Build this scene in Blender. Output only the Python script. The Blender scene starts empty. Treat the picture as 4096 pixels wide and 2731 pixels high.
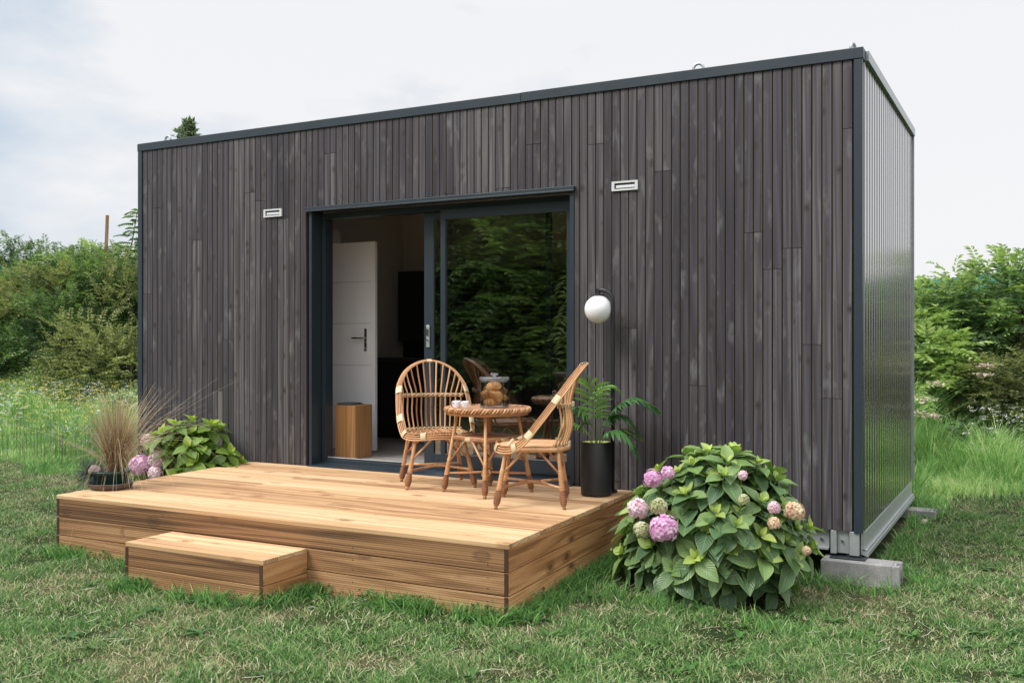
import bpy, bmesh, math, random
import numpy as np
from mathutils import Vector, Matrix, noise
R = math.radians
PI = math.pi
random.seed(7)
rng = np.random.default_rng(11)
S = bpy.context.scene
COL = S.collection

# ------------------------------------------------------------------ camera, sky, sun, exposure
cam_d = bpy.data.cameras.new('camera'); cam = bpy.data.objects.new('camera', cam_d); COL.objects.link(cam)
cam.location = (1.068, -7.012, 1.55); cam.rotation_euler = (R(90), 0, R(28.15))
cam_d.lens = 34.73; cam_d.sensor_width = 36; cam_d.clip_end = 500
cam_d.dof.use_dof = True; cam_d.dof.focus_distance = 7.2; cam_d.dof.aperture_fstop = 5.6
S.camera = cam
SUN_EL, SUN_AZ = R(48), R(215)      # direction the sun stands in (azimuth from +Y, clockwise)
W = bpy.data.worlds.new('World'); S.world = W; W.use_nodes = True
nt = W.node_tree; nt.nodes.clear()
def N(t, kind, **kw):
    n = t.nodes.new(kind)
    for k, v in kw.items():
        if k.startswith('i_'):
            n.inputs[k[2:].replace('_', ' ')].default_value = v
        else: setattr(n, k, v)
    return n
out = N(nt, 'ShaderNodeOutputWorld'); bg = N(nt, 'ShaderNodeBackground'); bg.inputs[1].default_value = 0.1
sky = N(nt, 'ShaderNodeTexSky'); sky.sky_type = 'NISHITA'; sky.sun_disc = False
sky.sun_elevation = SUN_EL; sky.sun_rotation = SUN_AZ; sky.air_density = 1.2; sky.dust_density = 2
tc = N(nt, 'ShaderNodeTexCoord'); mp = N(nt, 'ShaderNodeMapping'); mp.inputs['Scale'].default_value = (1.0, 1.0, 2.6)
mp.inputs['Location'].default_value = (0.35, 0.1, 0.0)
n1 = N(nt, 'ShaderNodeTexNoise'); n1.inputs['Scale'].default_value = 2.3; n1.inputs['Detail'].default_value = 6; n1.inputs['Roughness'].default_value = .55
nt.links.new(tc.outputs['Generated'], mp.inputs[0]); nt.links.new(mp.outputs[0], n1.inputs[0])
# a thinner patch of cloud to the west, thick overcast elsewhere
sep = N(nt, 'ShaderNodeSeparateXYZ'); nt.links.new(tc.outputs['Generated'], sep.inputs[0])
ma = N(nt, 'ShaderNodeMath', operation='MULTIPLY_ADD'); ma.inputs[1].default_value = -0.95; ma.inputs[2].default_value = -0.62
nt.links.new(sep.outputs['X'], ma.inputs[0])
ad = N(nt, 'ShaderNodeMath', operation='ADD'); nt.links.new(ma.outputs[0], ad.inputs[0])
m2 = N(nt, 'ShaderNodeMath', operation='MULTIPLY_ADD'); m2.inputs[1].default_value = 1.7; m2.inputs[2].default_value = -.85
nt.links.new(n1.outputs['Fac'], m2.inputs[0]); nt.links.new(m2.outputs[0], ad.inputs[1])
cr = N(nt, 'ShaderNodeValToRGB'); cr.color_ramp.elements[0].position = 0.0; cr.color_ramp.elements[0].color = (6.5, 6.5, 6.6, 1)
cr.color_ramp.elements[1].position = .38; cr.color_ramp.elements[1].color = (3.7, 4.5, 5.4, 1)
nt.links.new(ad.outputs[0], cr.inputs[0])
zr = N(nt, 'ShaderNodeMapRange'); zr.inputs['From Min'].default_value = .32; zr.inputs['From Max'].default_value = .9; zr.inputs['To Min'].default_value = 1.0; zr.inputs['To Max'].default_value = 2.6
nt.links.new(sep.outputs['Z'], zr.inputs['Value'])
vm = N(nt, 'ShaderNodeVectorMath', operation='SCALE'); nt.links.new(cr.outputs[0], vm.inputs[0]); nt.links.new(zr.outputs[0], vm.inputs['Scale'])
mx = N(nt, 'ShaderNodeMixRGB'); mx.inputs[0].default_value = .93
nt.links.new(sky.outputs[0], mx.inputs[1]); nt.links.new(vm.outputs[0], mx.inputs[2])
nt.links.new(mx.outputs[0], bg.inputs[0]); nt.links.new(bg.outputs[0], out.inputs[0])
sl = bpy.data.lights.new('sun', 'SUN'); sl.energy = 2.0; sl.angle = R(24); sl.color = (1, .97, .93)
so = bpy.data.objects.new('sun', sl); COL.objects.link(so)
so.rotation_euler = Vector((-math.sin(SUN_AZ)*math.cos(SUN_EL), -math.cos(SUN_AZ)*math.cos(SUN_EL), -math.sin(SUN_EL))).to_track_quat('-Z', 'Y').to_euler()
S.view_settings.view_transform = 'Standard'; S.view_settings.look = 'None'
S.view_settings.exposure = 0.52; S.view_settings.gamma = 1
S.cycles.max_bounces = 8; S.cycles.transparent_max_bounces = 12

# ------------------------------------------------------------------ helpers
class MB:
    def __init__(s): s.v = []; s.f = []; s.m = []; s.r = []; s.uv = None
    def add(s, vs, fs, r=.5, mi=0):
        o = len(s.v); s.v.extend([tuple(v) for v in vs]); s.f.extend([[i+o for i in f] for f in fs])
        s.m.extend([mi]*len(fs)); s.r.extend([r]*len(vs))
    def box(s, x0, x1, y0, y1, z0, z1, r=None, mi=0):
        if r is None: r = random.random()
        s.add([(x0,y0,z0),(x1,y0,z0),(x1,y1,z0),(x0,y1,z0),(x0,y0,z1),(x1,y0,z1),(x1,y1,z1),(x0,y1,z1)],
              [(0,3,2,1),(4,5,6,7),(0,1,5,4),(1,2,6,5),(2,3,7,6),(3,0,4,7)], r, mi)
        return s
    def tube(s, pts, rad, sides=6, r=None, mi=0, cap=True, closed=False):
        if r is None: r = random.random()
        P = [Vector(p) for p in pts]; n = len(P)
        rad = rad if hasattr(rad, '__len__') else [rad]*n
        ref = Vector((0,0,1)); vs = []; prev = None
        for i in range(n):
            if closed: t = P[(i+1) % n]-P[i-1]
            else: t = P[min(i+1,n-1)]-P[max(i-1,0)]
            if t.length < 1e-9: t = Vector((0,0,1))
            t.normalize()
            if prev is None:
                a = t.cross(ref)
                if a.length < .05: a = t.cross(Vector((1,0,0)))
            else:
                a = prev-t*prev.dot(t)
                if a.length < 1e-6: a = t.cross(ref)
            a.normalize(); b = t.cross(a); prev = a
            for k in range(sides):
                an = 2*PI*k/sides
                vs.append(P[i]+(a*math.cos(an)+b*math.sin(an))*rad[i])
        fs = []
        for i in range(n if closed else n-1):
            j = (i+1) % n
            for k in range(sides):
                l = (k+1) % sides
                fs.append((i*sides+k, i*sides+l, j*sides+l, j*sides+k))
        if cap and not closed:
            fs.append(tuple(range(sides-1,-1,-1))); fs.append(tuple((n-1)*sides+k for k in range(sides)))
        s.add(vs, fs, r, mi); return s
    def lathe(s, prof, sides=24, c=(0,0,0), r=.5, mi=0, axis=None):
        vs = []; fs = []; n = len(prof)
        for (rr, z) in prof:
            for k in range(sides):
                a = 2*PI*k/sides; vs.append((c[0]+rr*math.cos(a), c[1]+rr*math.sin(a), c[2]+z))
        for i in range(n-1):
            for k in range(sides):
                l = (k+1) % sides
                fs.append((i*sides+k, i*sides+l, (i+1)*sides+l, (i+1)*sides+k))
        s.add(vs, fs, r, mi); return s
    def prism(s, poly, h0, h1, axis='z', r=.5, mi=0):
        n = len(poly)
        def P(a, b, h): return (a,b,h) if axis == 'z' else ((a,h,b) if axis == 'y' else (h,a,b))
        vs = [P(a,b,h0) for a,b in poly]+[P(a,b,h1) for a,b in poly]
        s.add(vs, [tuple(range(n-1,-1,-1)), tuple(range(n,2*n))]+[(i,(i+1)%n,n+(i+1)%n,n+i) for i in range(n)], r, mi); return s
    def map(s, fn): s.v = [fn(*v) for v in s.v]; return s
    def build(s, name, mat, parent=None, smooth=False, bevel=0, loc=None):
        me = bpy.data.meshes.new(name); me.from_pydata([tuple(v) for v in s.v], [], s.f)
        mats = mat if isinstance(mat, (list, tuple)) else [mat]
        for m in mats: me.materials.append(m)
        if len(mats) > 1: me.polygons.foreach_set('material_index', s.m)
        a = me.attributes.new('rnd', 'FLOAT', 'POINT'); a.data.foreach_set('value', s.r)
        if s.uv is not None:
            u = me.attributes.new('luv', 'FLOAT_VECTOR', 'POINT'); u.data.foreach_set('vector', np.asarray(s.uv, dtype=np.float32).ravel())
        bm = bmesh.new(); bm.from_mesh(me)
        if len(s.f) < 60000 and s.uv is None: bmesh.ops.recalc_face_normals(bm, faces=bm.faces); bm.to_mesh(me)
        bm.free()
        if smooth:
            me.polygons.foreach_set('use_smooth', [True]*len(me.polygons))
        me.update()
        o = bpy.data.objects.new(name, me); COL.objects.link(o)
        if parent: o.parent = parent
        if loc: o.location = loc
        if bevel:
            b = o.modifiers.new('bevel', 'BEVEL'); b.width = bevel; b.segments = 2; b.limit_method = 'ANGLE'; b.angle_limit = R(40)
        return o
def np_mesh(name, V, F4=None, F3=None, mat=None, rnd=None, parent=None, smooth=True, luv=None):
    me = bpy.data.meshes.new(name)
    nv = len(V); n4 = 0 if F4 is None else len(F4); n3 = 0 if F3 is None else len(F3)
    me.vertices.add(nv); me.vertices.foreach_set('co', np.ascontiguousarray(V, dtype=np.float32).ravel())
    loops = np.concatenate(([F4.ravel()] if n4 else [])+([F3.ravel()] if n3 else []))
    me.loops.add(len(loops)); me.loops.foreach_set('vertex_index', loops.astype(np.int32))
    tot = np.concatenate((np.full(n4, 4), np.full(n3, 3))); st = np.concatenate(([0], np.cumsum(tot)[:-1]))
    me.polygons.add(n4+n3); me.polygons.foreach_set('loop_start', st.astype(np.int32)); me.polygons.foreach_set('loop_total', tot.astype(np.int32))
    if rnd is not None:
        a = me.attributes.new('rnd', 'FLOAT', 'POINT'); a.data.foreach_set('value', np.asarray(rnd, dtype=np.float32))
    if luv is not None:
        a = me.attributes.new('luv', 'FLOAT_VECTOR', 'POINT'); a.data.foreach_set('vector', np.asarray(luv, dtype=np.float32).ravel())
    me.polygons.foreach_set('use_smooth', [smooth]*(n4+n3))
    for m in (mat if isinstance(mat, (list, tuple)) else [mat]): me.materials.append(m)
    me.update(calc_edges=True); me.validate()
    o = bpy.data.objects.new(name, me); COL.objects.link(o)
    if parent: o.parent = parent
    return o
def tag(o, label=None, cat=None, group=None, kind=None):
    if label: o['label'] = label
    if cat: o['category'] = cat
    if group: o['group'] = group
    if kind: o['kind'] = kind
    return o
def empty(name, loc=(0,0,0), rz=0, label=None, cat=None, group=None):
    o = bpy.data.objects.new(name, None); COL.objects.link(o); o.location = loc; o.rotation_euler = (0,0,rz); o.empty_display_size = .1
    return tag(o, label, cat, group)
def copy_tree(o, parent=None):
    c = o.copy(); COL.objects.link(c)
    if parent: c.parent = parent
    for ch in [x for x in bpy.data.objects if x.parent == o]: copy_tree(ch, c)
    return c
def crom(pts, n=6, closed=False):
    P = [Vector(p) for p in pts]; m = len(P); res = []
    for i in range(m if closed else m-1):
        g = (lambda j: P[j % m]) if closed else (lambda j: P[max(0, min(m-1, j))])
        a, b, c, d = g(i-1), g(i), g(i+1), g(i+2)
        for k in range(n):
            t = k/n
            res.append(.5*((2*b)+(c-a)*t+(2*a-5*b+4*c-d)*t*t+(3*b-a-3*c+d)*t**3))
    if not closed: res.append(P[-1])
    return res

# ------------------------------------------------------------------ materials
def mat_new(name):
    m = bpy.data.materials.new(name); m.use_nodes = True; t = m.node_tree; t.nodes.clear()
    o = t.nodes.new('ShaderNodeOutputMaterial'); b = t.nodes.new('ShaderNodeBsdfPrincipled'); t.links.new(b.outputs[0], o.inputs[0])
    return m, t, b, o
def ramp(t, src, stops, interp='LINEAR'):
    r = t.nodes.new('ShaderNodeValToRGB'); r.color_ramp.interpolation = interp
    e = r.color_ramp.elements
    while len(e) < len(stops): e.new(.5)
    for i, (p, c) in enumerate(stops): e[i].position = p; e[i].color = (*c, 1) if len(c) == 3 else c
    t.links.new(src, r.inputs[0]); return r.outputs[0]
def g(v): return (v, v, v)
def math_n(t, op, a, b=None, c=None):
    n = t.nodes.new('ShaderNodeMath'); n.operation = op
    for i, x in enumerate((a, b, c)):
        if x is None: continue
        if isinstance(x, (int, float)): n.inputs[i].default_value = x
        else: t.links.new(x, n.inputs[i])
    return n.outputs[0]
def mixc(t, f, a, b, mode='MIX'):
    n = t.nodes.new('ShaderNodeMixRGB'); n.blend_type = mode
    for i, x in enumerate((f, a, b)):
        if isinstance(x, (int, float)): n.inputs[i].default_value = x
        elif isinstance(x, tuple): n.inputs[i].default_value = (*x, 1) if len(x) == 3 else x
        else: t.links.new(x, n.inputs[i])
    return n.outputs[0]
def attr(t, name='rnd', out='Fac'):
    a = t.nodes.new('ShaderNodeAttribute'); a.attribute_name = name; return a.outputs[out]
def coords(t, scale=(1,1,1), kind='Object', off=None):
    c = t.nodes.new('ShaderNodeTexCoord'); m = t.nodes.new('ShaderNodeMapping'); m.inputs['Scale'].default_value = scale
    t.links.new(c.outputs[kind], m.inputs[0])
    if off is not None:
        cb = t.nodes.new('ShaderNodeCombineXYZ')
        for k, mul in enumerate((17.3, 41.1, 73.7)): t.links.new(math_n(t, 'MULTIPLY', off, mul), cb.inputs[k])
        t.links.new(cb.outputs[0], m.inputs['Location'])
    return m.outputs[0]
def noise_n(t, vec, scale, detail=4, rough=.5, dist=0):
    n = t.nodes.new('ShaderNodeTexNoise'); n.inputs['Scale'].default_value = scale; n.inputs['Detail'].default_value = detail
    n.inputs['Roughness'].default_value = rough; n.inputs['Distortion'].default_value = dist; t.links.new(vec, n.inputs['Vector']); return n.outputs['Fac']
def bump(t, b, h, strength=.3, dist=.01):
    n = t.nodes.new('ShaderNodeBump'); n.inputs['Strength'].default_value = strength; n.inputs['Distance'].default_value = dist
    t.links.new(h, n.inputs['Height']); t.links.new(n.outputs[0], b.inputs['Normal'])
def simple(name, col, rough=.5, metal=0, var=.12, nscale=8, bmp=0, spec=.5, coat=0):
    m, t, b, o = mat_new(name)
    n = noise_n(t, coords(t), nscale, 5, .6)
    c = mixc(t, math_n(t, 'MULTIPLY', n, 1), tuple(x*(1-var) for x in col), tuple(min(1, x*(1+var)) for x in col))
    t.links.new(c, b.inputs['Base Color'])
    t.links.new(math_n(t, 'MULTIPLY_ADD', n, .16, rough-.08), b.inputs['Roughness'])
    b.inputs['Metallic'].default_value = metal; b.inputs['Specular IOR Level'].default_value = spec; b.inputs['Coat Weight'].default_value = coat
    if bmp: bump(t, b, noise_n(t, coords(t), nscale*6, 4), bmp, .004)
    return m

def wood_base(name, stops, grain_axis, knot=True, rough=.6, pale=None, ribs=None, knotcol=(.16,.085,.05), fine=1.0, gain=1.0):
    """timber: streaky grain along one axis, cathedral rings, knots, per-board tone from rnd."""
    m, t, b, o = mat_new(name); r = attr(t)
    sc = {'x': (.38, 14, 14), 'y': (14, .38, 14), 'z': (14, 14, .38)}[grain_axis]
    v = coords(t, sc, off=r)
    n1 = noise_n(t, v, 1.3, 3, .5, .6)
    sc2 = {'x': (1.3, 90, 90), 'y': (90, 1.3, 90), 'z': (90, 90, 1.3)}[grain_axis]
    n2 = noise_n(t, coords(t, sc2, off=r), 1.0*fine, 4, .6)
    # growth rings: sine of distorted noise
    rings = math_n(t, 'SINE', math_n(t, 'MULTIPLY', noise_n(t, coords(t, tuple(x*.55 for x in sc), off=r), .9, 2, .4, .3), 75))
    rings = math_n(t, 'MULTIPLY_ADD', rings, .5, .5)
    f = math_n(t, 'ADD', math_n(t, 'MULTIPLY', n1, .55), math_n(t, 'ADD', math_n(t, 'MULTIPLY', n2, .25), math_n(t, 'MULTIPLY', rings, .2)))
    f = math_n(t, 'ADD', f, math_n(t, 'MULTIPLY_ADD', r, .38, -.19))
    c = ramp(t, f, stops)
    if knot:
        ks = {'x': (3.2, 6.0, 6.0), 'y': (6.0, 3.2, 6.0), 'z': (9.0, 9.0, 7.0)}[grain_axis]
        vo = t.nodes.new('ShaderNodeTexVoronoi'); vo.inputs['Scale'].default_value = 1.0
        t.links.new(coords(t, ks, off=r), vo.inputs['Vector'])
        d = math_n(t, 'ADD', vo.outputs['Distance'], math_n(t, 'MULTIPLY_ADD', n2, .14, -.07))
        k = ramp(t, d, [(0, g(1)), (.10, g(.95)), (.15, g(.3)), (.20, g(.55)), (.27, g(0))])
        sepc = t.nodes.new('ShaderNodeSeparateColor'); t.links.new(vo.outputs['Color'], sepc.inputs[0])
        gate = math_n(t, 'GREATER_THAN', sepc.outputs[0], .35)
        c = mixc(t, math_n(t, 'MULTIPLY', math_n(t, 'MULTIPLY', k, gate), .92), c, knotcol)
    if pale:
        pn = noise_n(t, coords(t, {'x': (2.2,6,6), 'y': (6,2.2,6), 'z': (6,6,2.4)}[grain_axis], off=r), 1.5, 3, .6, .2)
        c = mixc(t, math_n(t, 'MULTIPLY', ramp(t, pn, [(.58, g(0)), (.76, g(1))]), .62), c, pale)
    h = math_n(t, 'ADD', math_n(t, 'MULTIPLY', n2, .6), math_n(t, 'MULTIPLY', rings, .4))
    if ribs:
        ax, pitch = ribs
        sp = t.nodes.new('ShaderNodeSeparateXYZ'); tc_ = t.nodes.new('ShaderNodeTexCoord'); t.links.new(tc_.outputs['Object'], sp.inputs[0])
        w = math_n(t, 'SINE', math_n(t, 'MULTIPLY', sp.outputs[{'x':0,'y':1,'z':2}[ax]], 2*PI/pitch))
        w = math_n(t, 'MULTIPLY_ADD', w, .5, .5)
        c = mixc(t, math_n(t, 'MULTIPLY', math_n(t, 'POWER', w, 3), .06), c, (.18,.09,.035))
    t.links.new(c, b.inputs['Base Color'])
    t.links.new(math_n(t, 'MULTIPLY_ADD', n2, .25, rough-.1), b.inputs['Roughness'])
    b.inputs['Specular IOR Level'].default_value = .35
    bump(t, b, h, .35, .003)
    return m
M = {}
M['clad'] = wood_base('stained_cladding', [(.15,(.028,.026,.031)), (.45,(.054,.050,.058)), (.62,(.080,.075,.083)), (.88,(.170,.162,.166))], 'z', rough=.42, pale=(.19,.19,.20), knotcol=(.030,.024,.022))
M['clad_edge'] = wood_base('cladding_edge', [(.2,(.060,.048,.040)), (.8,(.125,.100,.080))], 'z', knot=False, rough=.7)
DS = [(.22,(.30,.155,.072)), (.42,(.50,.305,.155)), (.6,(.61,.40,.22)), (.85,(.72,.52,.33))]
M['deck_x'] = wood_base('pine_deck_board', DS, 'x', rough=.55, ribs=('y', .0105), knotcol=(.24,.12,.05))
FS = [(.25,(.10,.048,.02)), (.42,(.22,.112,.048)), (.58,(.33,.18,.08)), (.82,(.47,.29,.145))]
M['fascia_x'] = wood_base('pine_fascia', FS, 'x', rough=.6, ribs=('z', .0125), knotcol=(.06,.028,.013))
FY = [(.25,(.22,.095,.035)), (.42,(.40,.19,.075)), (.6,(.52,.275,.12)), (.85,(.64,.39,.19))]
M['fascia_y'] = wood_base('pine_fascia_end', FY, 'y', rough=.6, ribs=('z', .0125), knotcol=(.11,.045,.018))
M['endgrain'] = wood_base('pine_end_grain', [(.2,(.045,.022,.012)), (.8,(.11,.055,.03))], 'z', knot=False, rough=.8)
M['oak'] = wood_base('oak_veneer', [(.2,(.25,.12,.045)), (.5,(.40,.21,.085)), (.8,(.50,.29,.13))], 'z', knot=False, rough=.45)
M['floor'] = wood_base('interior_floor', [(.2,(.24,.22,.205)), (.5,(.36,.335,.31)), (.8,(.46,.43,.40))], 'x', knot=False, rough=.4)
M['dark'] = simple('anthracite_aluminium', (.022,.034,.046), .38, 0, .1, 5)
M['dark_rev'] = simple('anthracite_reveal', (.019,.031,.043), .42, 0, .1, 5)
M['steel'] = simple('anthracite_steel', (.026,.022,.030), .16, 0, .10, 3, coat=1)
M['steel'].node_tree.nodes['Principled BSDF'].inputs['IOR'].default_value = 2.7
for l_ in list(M['steel'].node_tree.nodes['Principled BSDF'].inputs['Roughness'].links): M['steel'].node_tree.links.remove(l_)
M['steel'].node_tree.nodes['Principled BSDF'].inputs['Roughness'].default_value = .19
M['steel'].node_tree.nodes['Principled BSDF'].inputs['Coat Roughness'].default_value = .12
M['screw'] = simple('dark_screw', (.16,.17,.18), .4, .5, .1)
M['galv'] = simple('galvanised_steel', (.42,.45,.46), .42, .55, .18, 22, .05)
M['chrome'] = simple('brushed_nickel', (.55,.55,.56), .25, 1, .05)
M['vent'] = simple('vent_plastic', (.58,.60,.60), .45, 0, .06)
M['vent_in'] = simple('vent_mesh', (.75,.77,.80), .4, 0, .2, 90)
M['black'] = simple('matt_black', (.012,.012,.013), .42, 0, .1)
M['blackpot'] = simple('black_planter', (.016,.016,.018), .45, 0, .08, 3)
M['potin'] = simple('lime_planter_inside', (.62,.70,.22), .5, 0, .05)
M['white'] = simple('white_paint', (.88,.89,.91), .4, 0, .03)
M['wall'] = simple('interior_wall', (.62,.58,.52), .8, 0, .05)
M['kitchen'] = simple('black_kitchen_front', (.012,.012,.014), .35, 0, .1)
M['ceramic'] = simple('white_ceramic', (.78,.79,.83), .18, 0, .02)
M['cloth'] = simple('grey_felt', (.07,.075,.085), .95, 0, .35, 60, .3)
M['soil'] = simple('potting_soil', (.035,.024,.017), .95, 0, .5, 30, .6)
M['greenpot'] = simple('green_glazed_plastic', (.006,.030,.028), .3, 0, .15, 6)
M['saucer'] = simple('brown_plastic_saucer', (.12,.10,.09), .5, 0, .15, 10)
M['stone'] = simple('pinkish_stone', (.26,.19,.19), .85, 0, .5, 25, .5)
M['rubble'] = simple('pale_stone', (.42,.38,.31), .9, 0, .3, 14, .5)
M['greenmesh'] = simple('green_windbreak', (.07,.27,.22), .8, 0, .3, 3)
M['postm'] = simple('green_steel_post', (.03,.075,.075), .5, 0, .2)
M['postw'] = wood_base('timber_post', [(.2,(.20,.12,.06)), (.8,(.42,.28,.15))], 'z', rough=.8)
M['steelbase'] = simple('dark_steel_foot', (.03,.035,.04), .45, .4, .2)
def concrete():
    m, t, b, o = mat_new('concrete_block')
    v = coords(t); n = noise_n(t, v, 9, 6, .6); n2 = noise_n(t, v, 120, 3, .7)
    f = math_n(t, 'ADD', math_n(t, 'MULTIPLY', n, .5), math_n(t, 'MULTIPLY', n2, .5))
    t.links.new(ramp(t, f, [(.3,(.13,.13,.125)), (.5,(.27,.265,.26)), (.68,(.45,.44,.43))]), b.inputs['Base Color'])
    b.inputs['Roughness'].default_value = .95; bump(t, b, n2, .9, .006); return m
M['concrete'] = concrete()
def rattan(name, stops, cell=60):
    m, t, b, o = mat_new(name); r = attr(t); v = coords(t, off=r)
    n = noise_n(t, v, 9, 4, .6); n2 = noise_n(t, v, cell, 3, .6)
    f = math_n(t, 'ADD', math_n(t, 'ADD', math_n(t, 'MULTIPLY', n, .5), math_n(t, 'MULTIPLY', n2, .22)), math_n(t, 'MULTIPLY_ADD', r, .46, -.12))
    t.links.new(ramp(t, f, stops), b.inputs['Base Color'])
    t.links.new(math_n(t, 'MULTIPLY_ADD', n2, .25, .3), b.inputs['Roughness'])
    b.inputs['Specular IOR Level'].default_value = .45; bump(t, b, n2, .25, .002); return m
M['rattan'] = rattan('rattan_cane', [(.2,(.28,.125,.055)), (.5,(.53,.275,.125)), (.8,(.74,.47,.26))])
M['rattan_d'] = rattan('rattan_foot_wrap', [(.2,(.16,.065,.03)), (.5,(.33,.15,.07)), (.8,(.52,.28,.14))])
M['binding'] = rattan('pale_cane_binding', [(.2,(.42,.31,.17)), (.5,(.62,.49,.30)), (.8,(.76,.65,.44))])
M['tabletop'] = rattan('tan_table_panel', [(.2,(.42,.21,.11)), (.8,(.56,.31,.18))], 8)
def leafmat(name, dark, mid, young, rough=.38, transl=.35, veins=0, spec=.5):
    m, t, b, o = mat_new(name); r = attr(t)
    n = noise_n(t, coords(t), 7, 3)
    f = math_n(t, 'ADD', r, math_n(t, 'MULTIPLY_ADD', n, .3, -.15))
    c = ramp(t, f, [(.05, dark), (.5, mid), (.95, young)])
    if veins:
        sp = t.nodes.new('ShaderNodeSeparateXYZ'); t.links.new(attr(t, 'luv', 'Vector'), sp.inputs[0])
        au = math_n(t, 'ABSOLUTE', sp.outputs[0])
        ph = math_n(t, 'SUBTRACT', math_n(t, 'MULTIPLY', sp.outputs[1], 9.0), math_n(t, 'MULTIPLY', au, 3.2))
        vv = math_n(t, 'ABSOLUTE', math_n(t, 'SUBTRACT', math_n(t, 'FRACT', ph), .5))
        line = ramp(t, vv, [(0, g(1)), (.12, g(0))])
        mid_ = ramp(t, au, [(0, g(1)), (.07, g(0))])
        ln = math_n(t, 'MAXIMUM', line, mid_)
        edge = ramp(t, au, [(.8, g(0)), (1.0, g(1))])
        c = mixc(t, math_n(t, 'MULTIPLY', ln, .28), c, (min(1,young[0]*1.25), min(1,young[1]*1.2), young[2]*1.2))
        c = mixc(t, math_n(t, 'MULTIPLY', edge, .3), c, (young[0], young[1], young[2]))
        bump(t, b, math_n(t, 'SUBTRACT', math_n(t, 'SINE', math_n(t, 'MULTIPLY', ph, 2*PI)), math_n(t, 'MULTIPLY', mid_, 1.5)), .3, .004)
    t.links.new(c, b.inputs['Base Color']); b.inputs['Roughness'].default_value = rough; b.inputs['Specular IOR Level'].default_value = spec
    tr = t.nodes.new('ShaderNodeBsdfTranslucent'); t.links.new(mixc(t, 1.0, c, (1.0,1.15,.55), 'MULTIPLY'), tr.inputs[0])
    mxs = t.nodes.new('ShaderNodeMixShader'); mxs.inputs[0].default_value = transl
    t.links.new(b.outputs[0], mxs.inputs[1]); t.links.new(tr.outputs[0], mxs.inputs[2]); t.links.new(mxs.outputs[0], o.inputs[0])
    return m
M['hyd'] = leafmat('hydrangea_leaf', (.070,.150,.080), (.195,.315,.11), (.48,.59,.13), .36, .25, veins=1)
M['hyd2'] = leafmat('hydrangea_leaf_pale', (.08,.16,.035), (.19,.32,.05), (.40,.50,.07), .4, .3, veins=1)
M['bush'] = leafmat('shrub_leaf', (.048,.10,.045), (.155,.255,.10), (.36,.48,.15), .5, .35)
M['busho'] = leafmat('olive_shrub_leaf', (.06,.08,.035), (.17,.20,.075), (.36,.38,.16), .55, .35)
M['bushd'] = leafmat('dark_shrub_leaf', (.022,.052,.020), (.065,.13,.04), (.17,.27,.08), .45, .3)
M['treel'] = leafmat('hedge_tree_leaf', (.045,.095,.028), (.12,.22,.06), (.26,.38,.10), .5, .35)
M['fart'] = leafmat('far_tree_leaf', (.08,.12,.08), (.16,.22,.14), (.27,.33,.22), .6, .3)
M['palm'] = leafmat('palm_leaf', (.035,.10,.04), (.085,.21,.06), (.20,.40,.07), .3, .25)
M['straw'] = leafmat('brown_sedge', (.17,.08,.04), (.42,.29,.17), (.74,.68,.50), .6, .25)
M['fescue'] = leafmat('blue_fescue', (.04,.07,.065), (.10,.16,.155), (.22,.30,.28), .6, .2)
M['stem'] = simple('green_stem', (.12,.17,.05), .6, 0, .3)
M['bark'] = simple('bark', (.10,.075,.05), .9, 0, .4, 12, .5)
M['weed'] = leafmat('weed_leaf', (.025,.075,.015), (.055,.16,.028), (.12,.27,.05), .45, .3)
def petal(name, a, b_, c_):
    m, t, b, o = mat_new(name); r = attr(t)
    c = ramp(t, r, [(.0, a), (.5, b_), (1.0, c_)]); t.links.new(c, b.inputs['Base Color']); b.inputs['Roughness'].default_value = .6
    tr = t.nodes.new('ShaderNodeBsdfTranslucent'); t.links.new(c, tr.inputs[0]); mxs = t.nodes.new('ShaderNodeMixShader'); mxs.inputs[0].default_value = .3
    t.links.new(b.outputs[0], mxs.inputs[1]); t.links.new(tr.outputs[0], mxs.inputs[2]); t.links.new(mxs.outputs[0], o.inputs[0]); return m
M['pink'] = petal('pink_petal', (.66,.30,.56), (.80,.48,.70), (.88,.68,.82))
M['pinkw'] = petal('pale_pink_petal', (.70,.40,.52), (.82,.62,.68), (.88,.80,.80))
M['greenf'] = petal('faded_green_petal', (.36,.38,.17), (.55,.56,.32), (.68,.66,.48))
M['peach'] = petal('faded_peach_petal', (.62,.34,.26), (.76,.56,.38), (.78,.72,.50))
M['wflower'] = petal('white_wildflower', (.66,.68,.60), (.78,.79,.74), (.85,.85,.82))
M['yflower'] = petal('yellow_wildflower', (.75,.55,.04), (.80,.68,.10), (.74,.78,.25))
M['vflower'] = petal('violet_wildflower', (.20,.14,.42), (.30,.24,.50), (.45,.40,.60))
M['seed'] = petal('seed_head', (.44,.33,.23), (.58,.47,.37), (.78,.72,.64))
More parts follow.
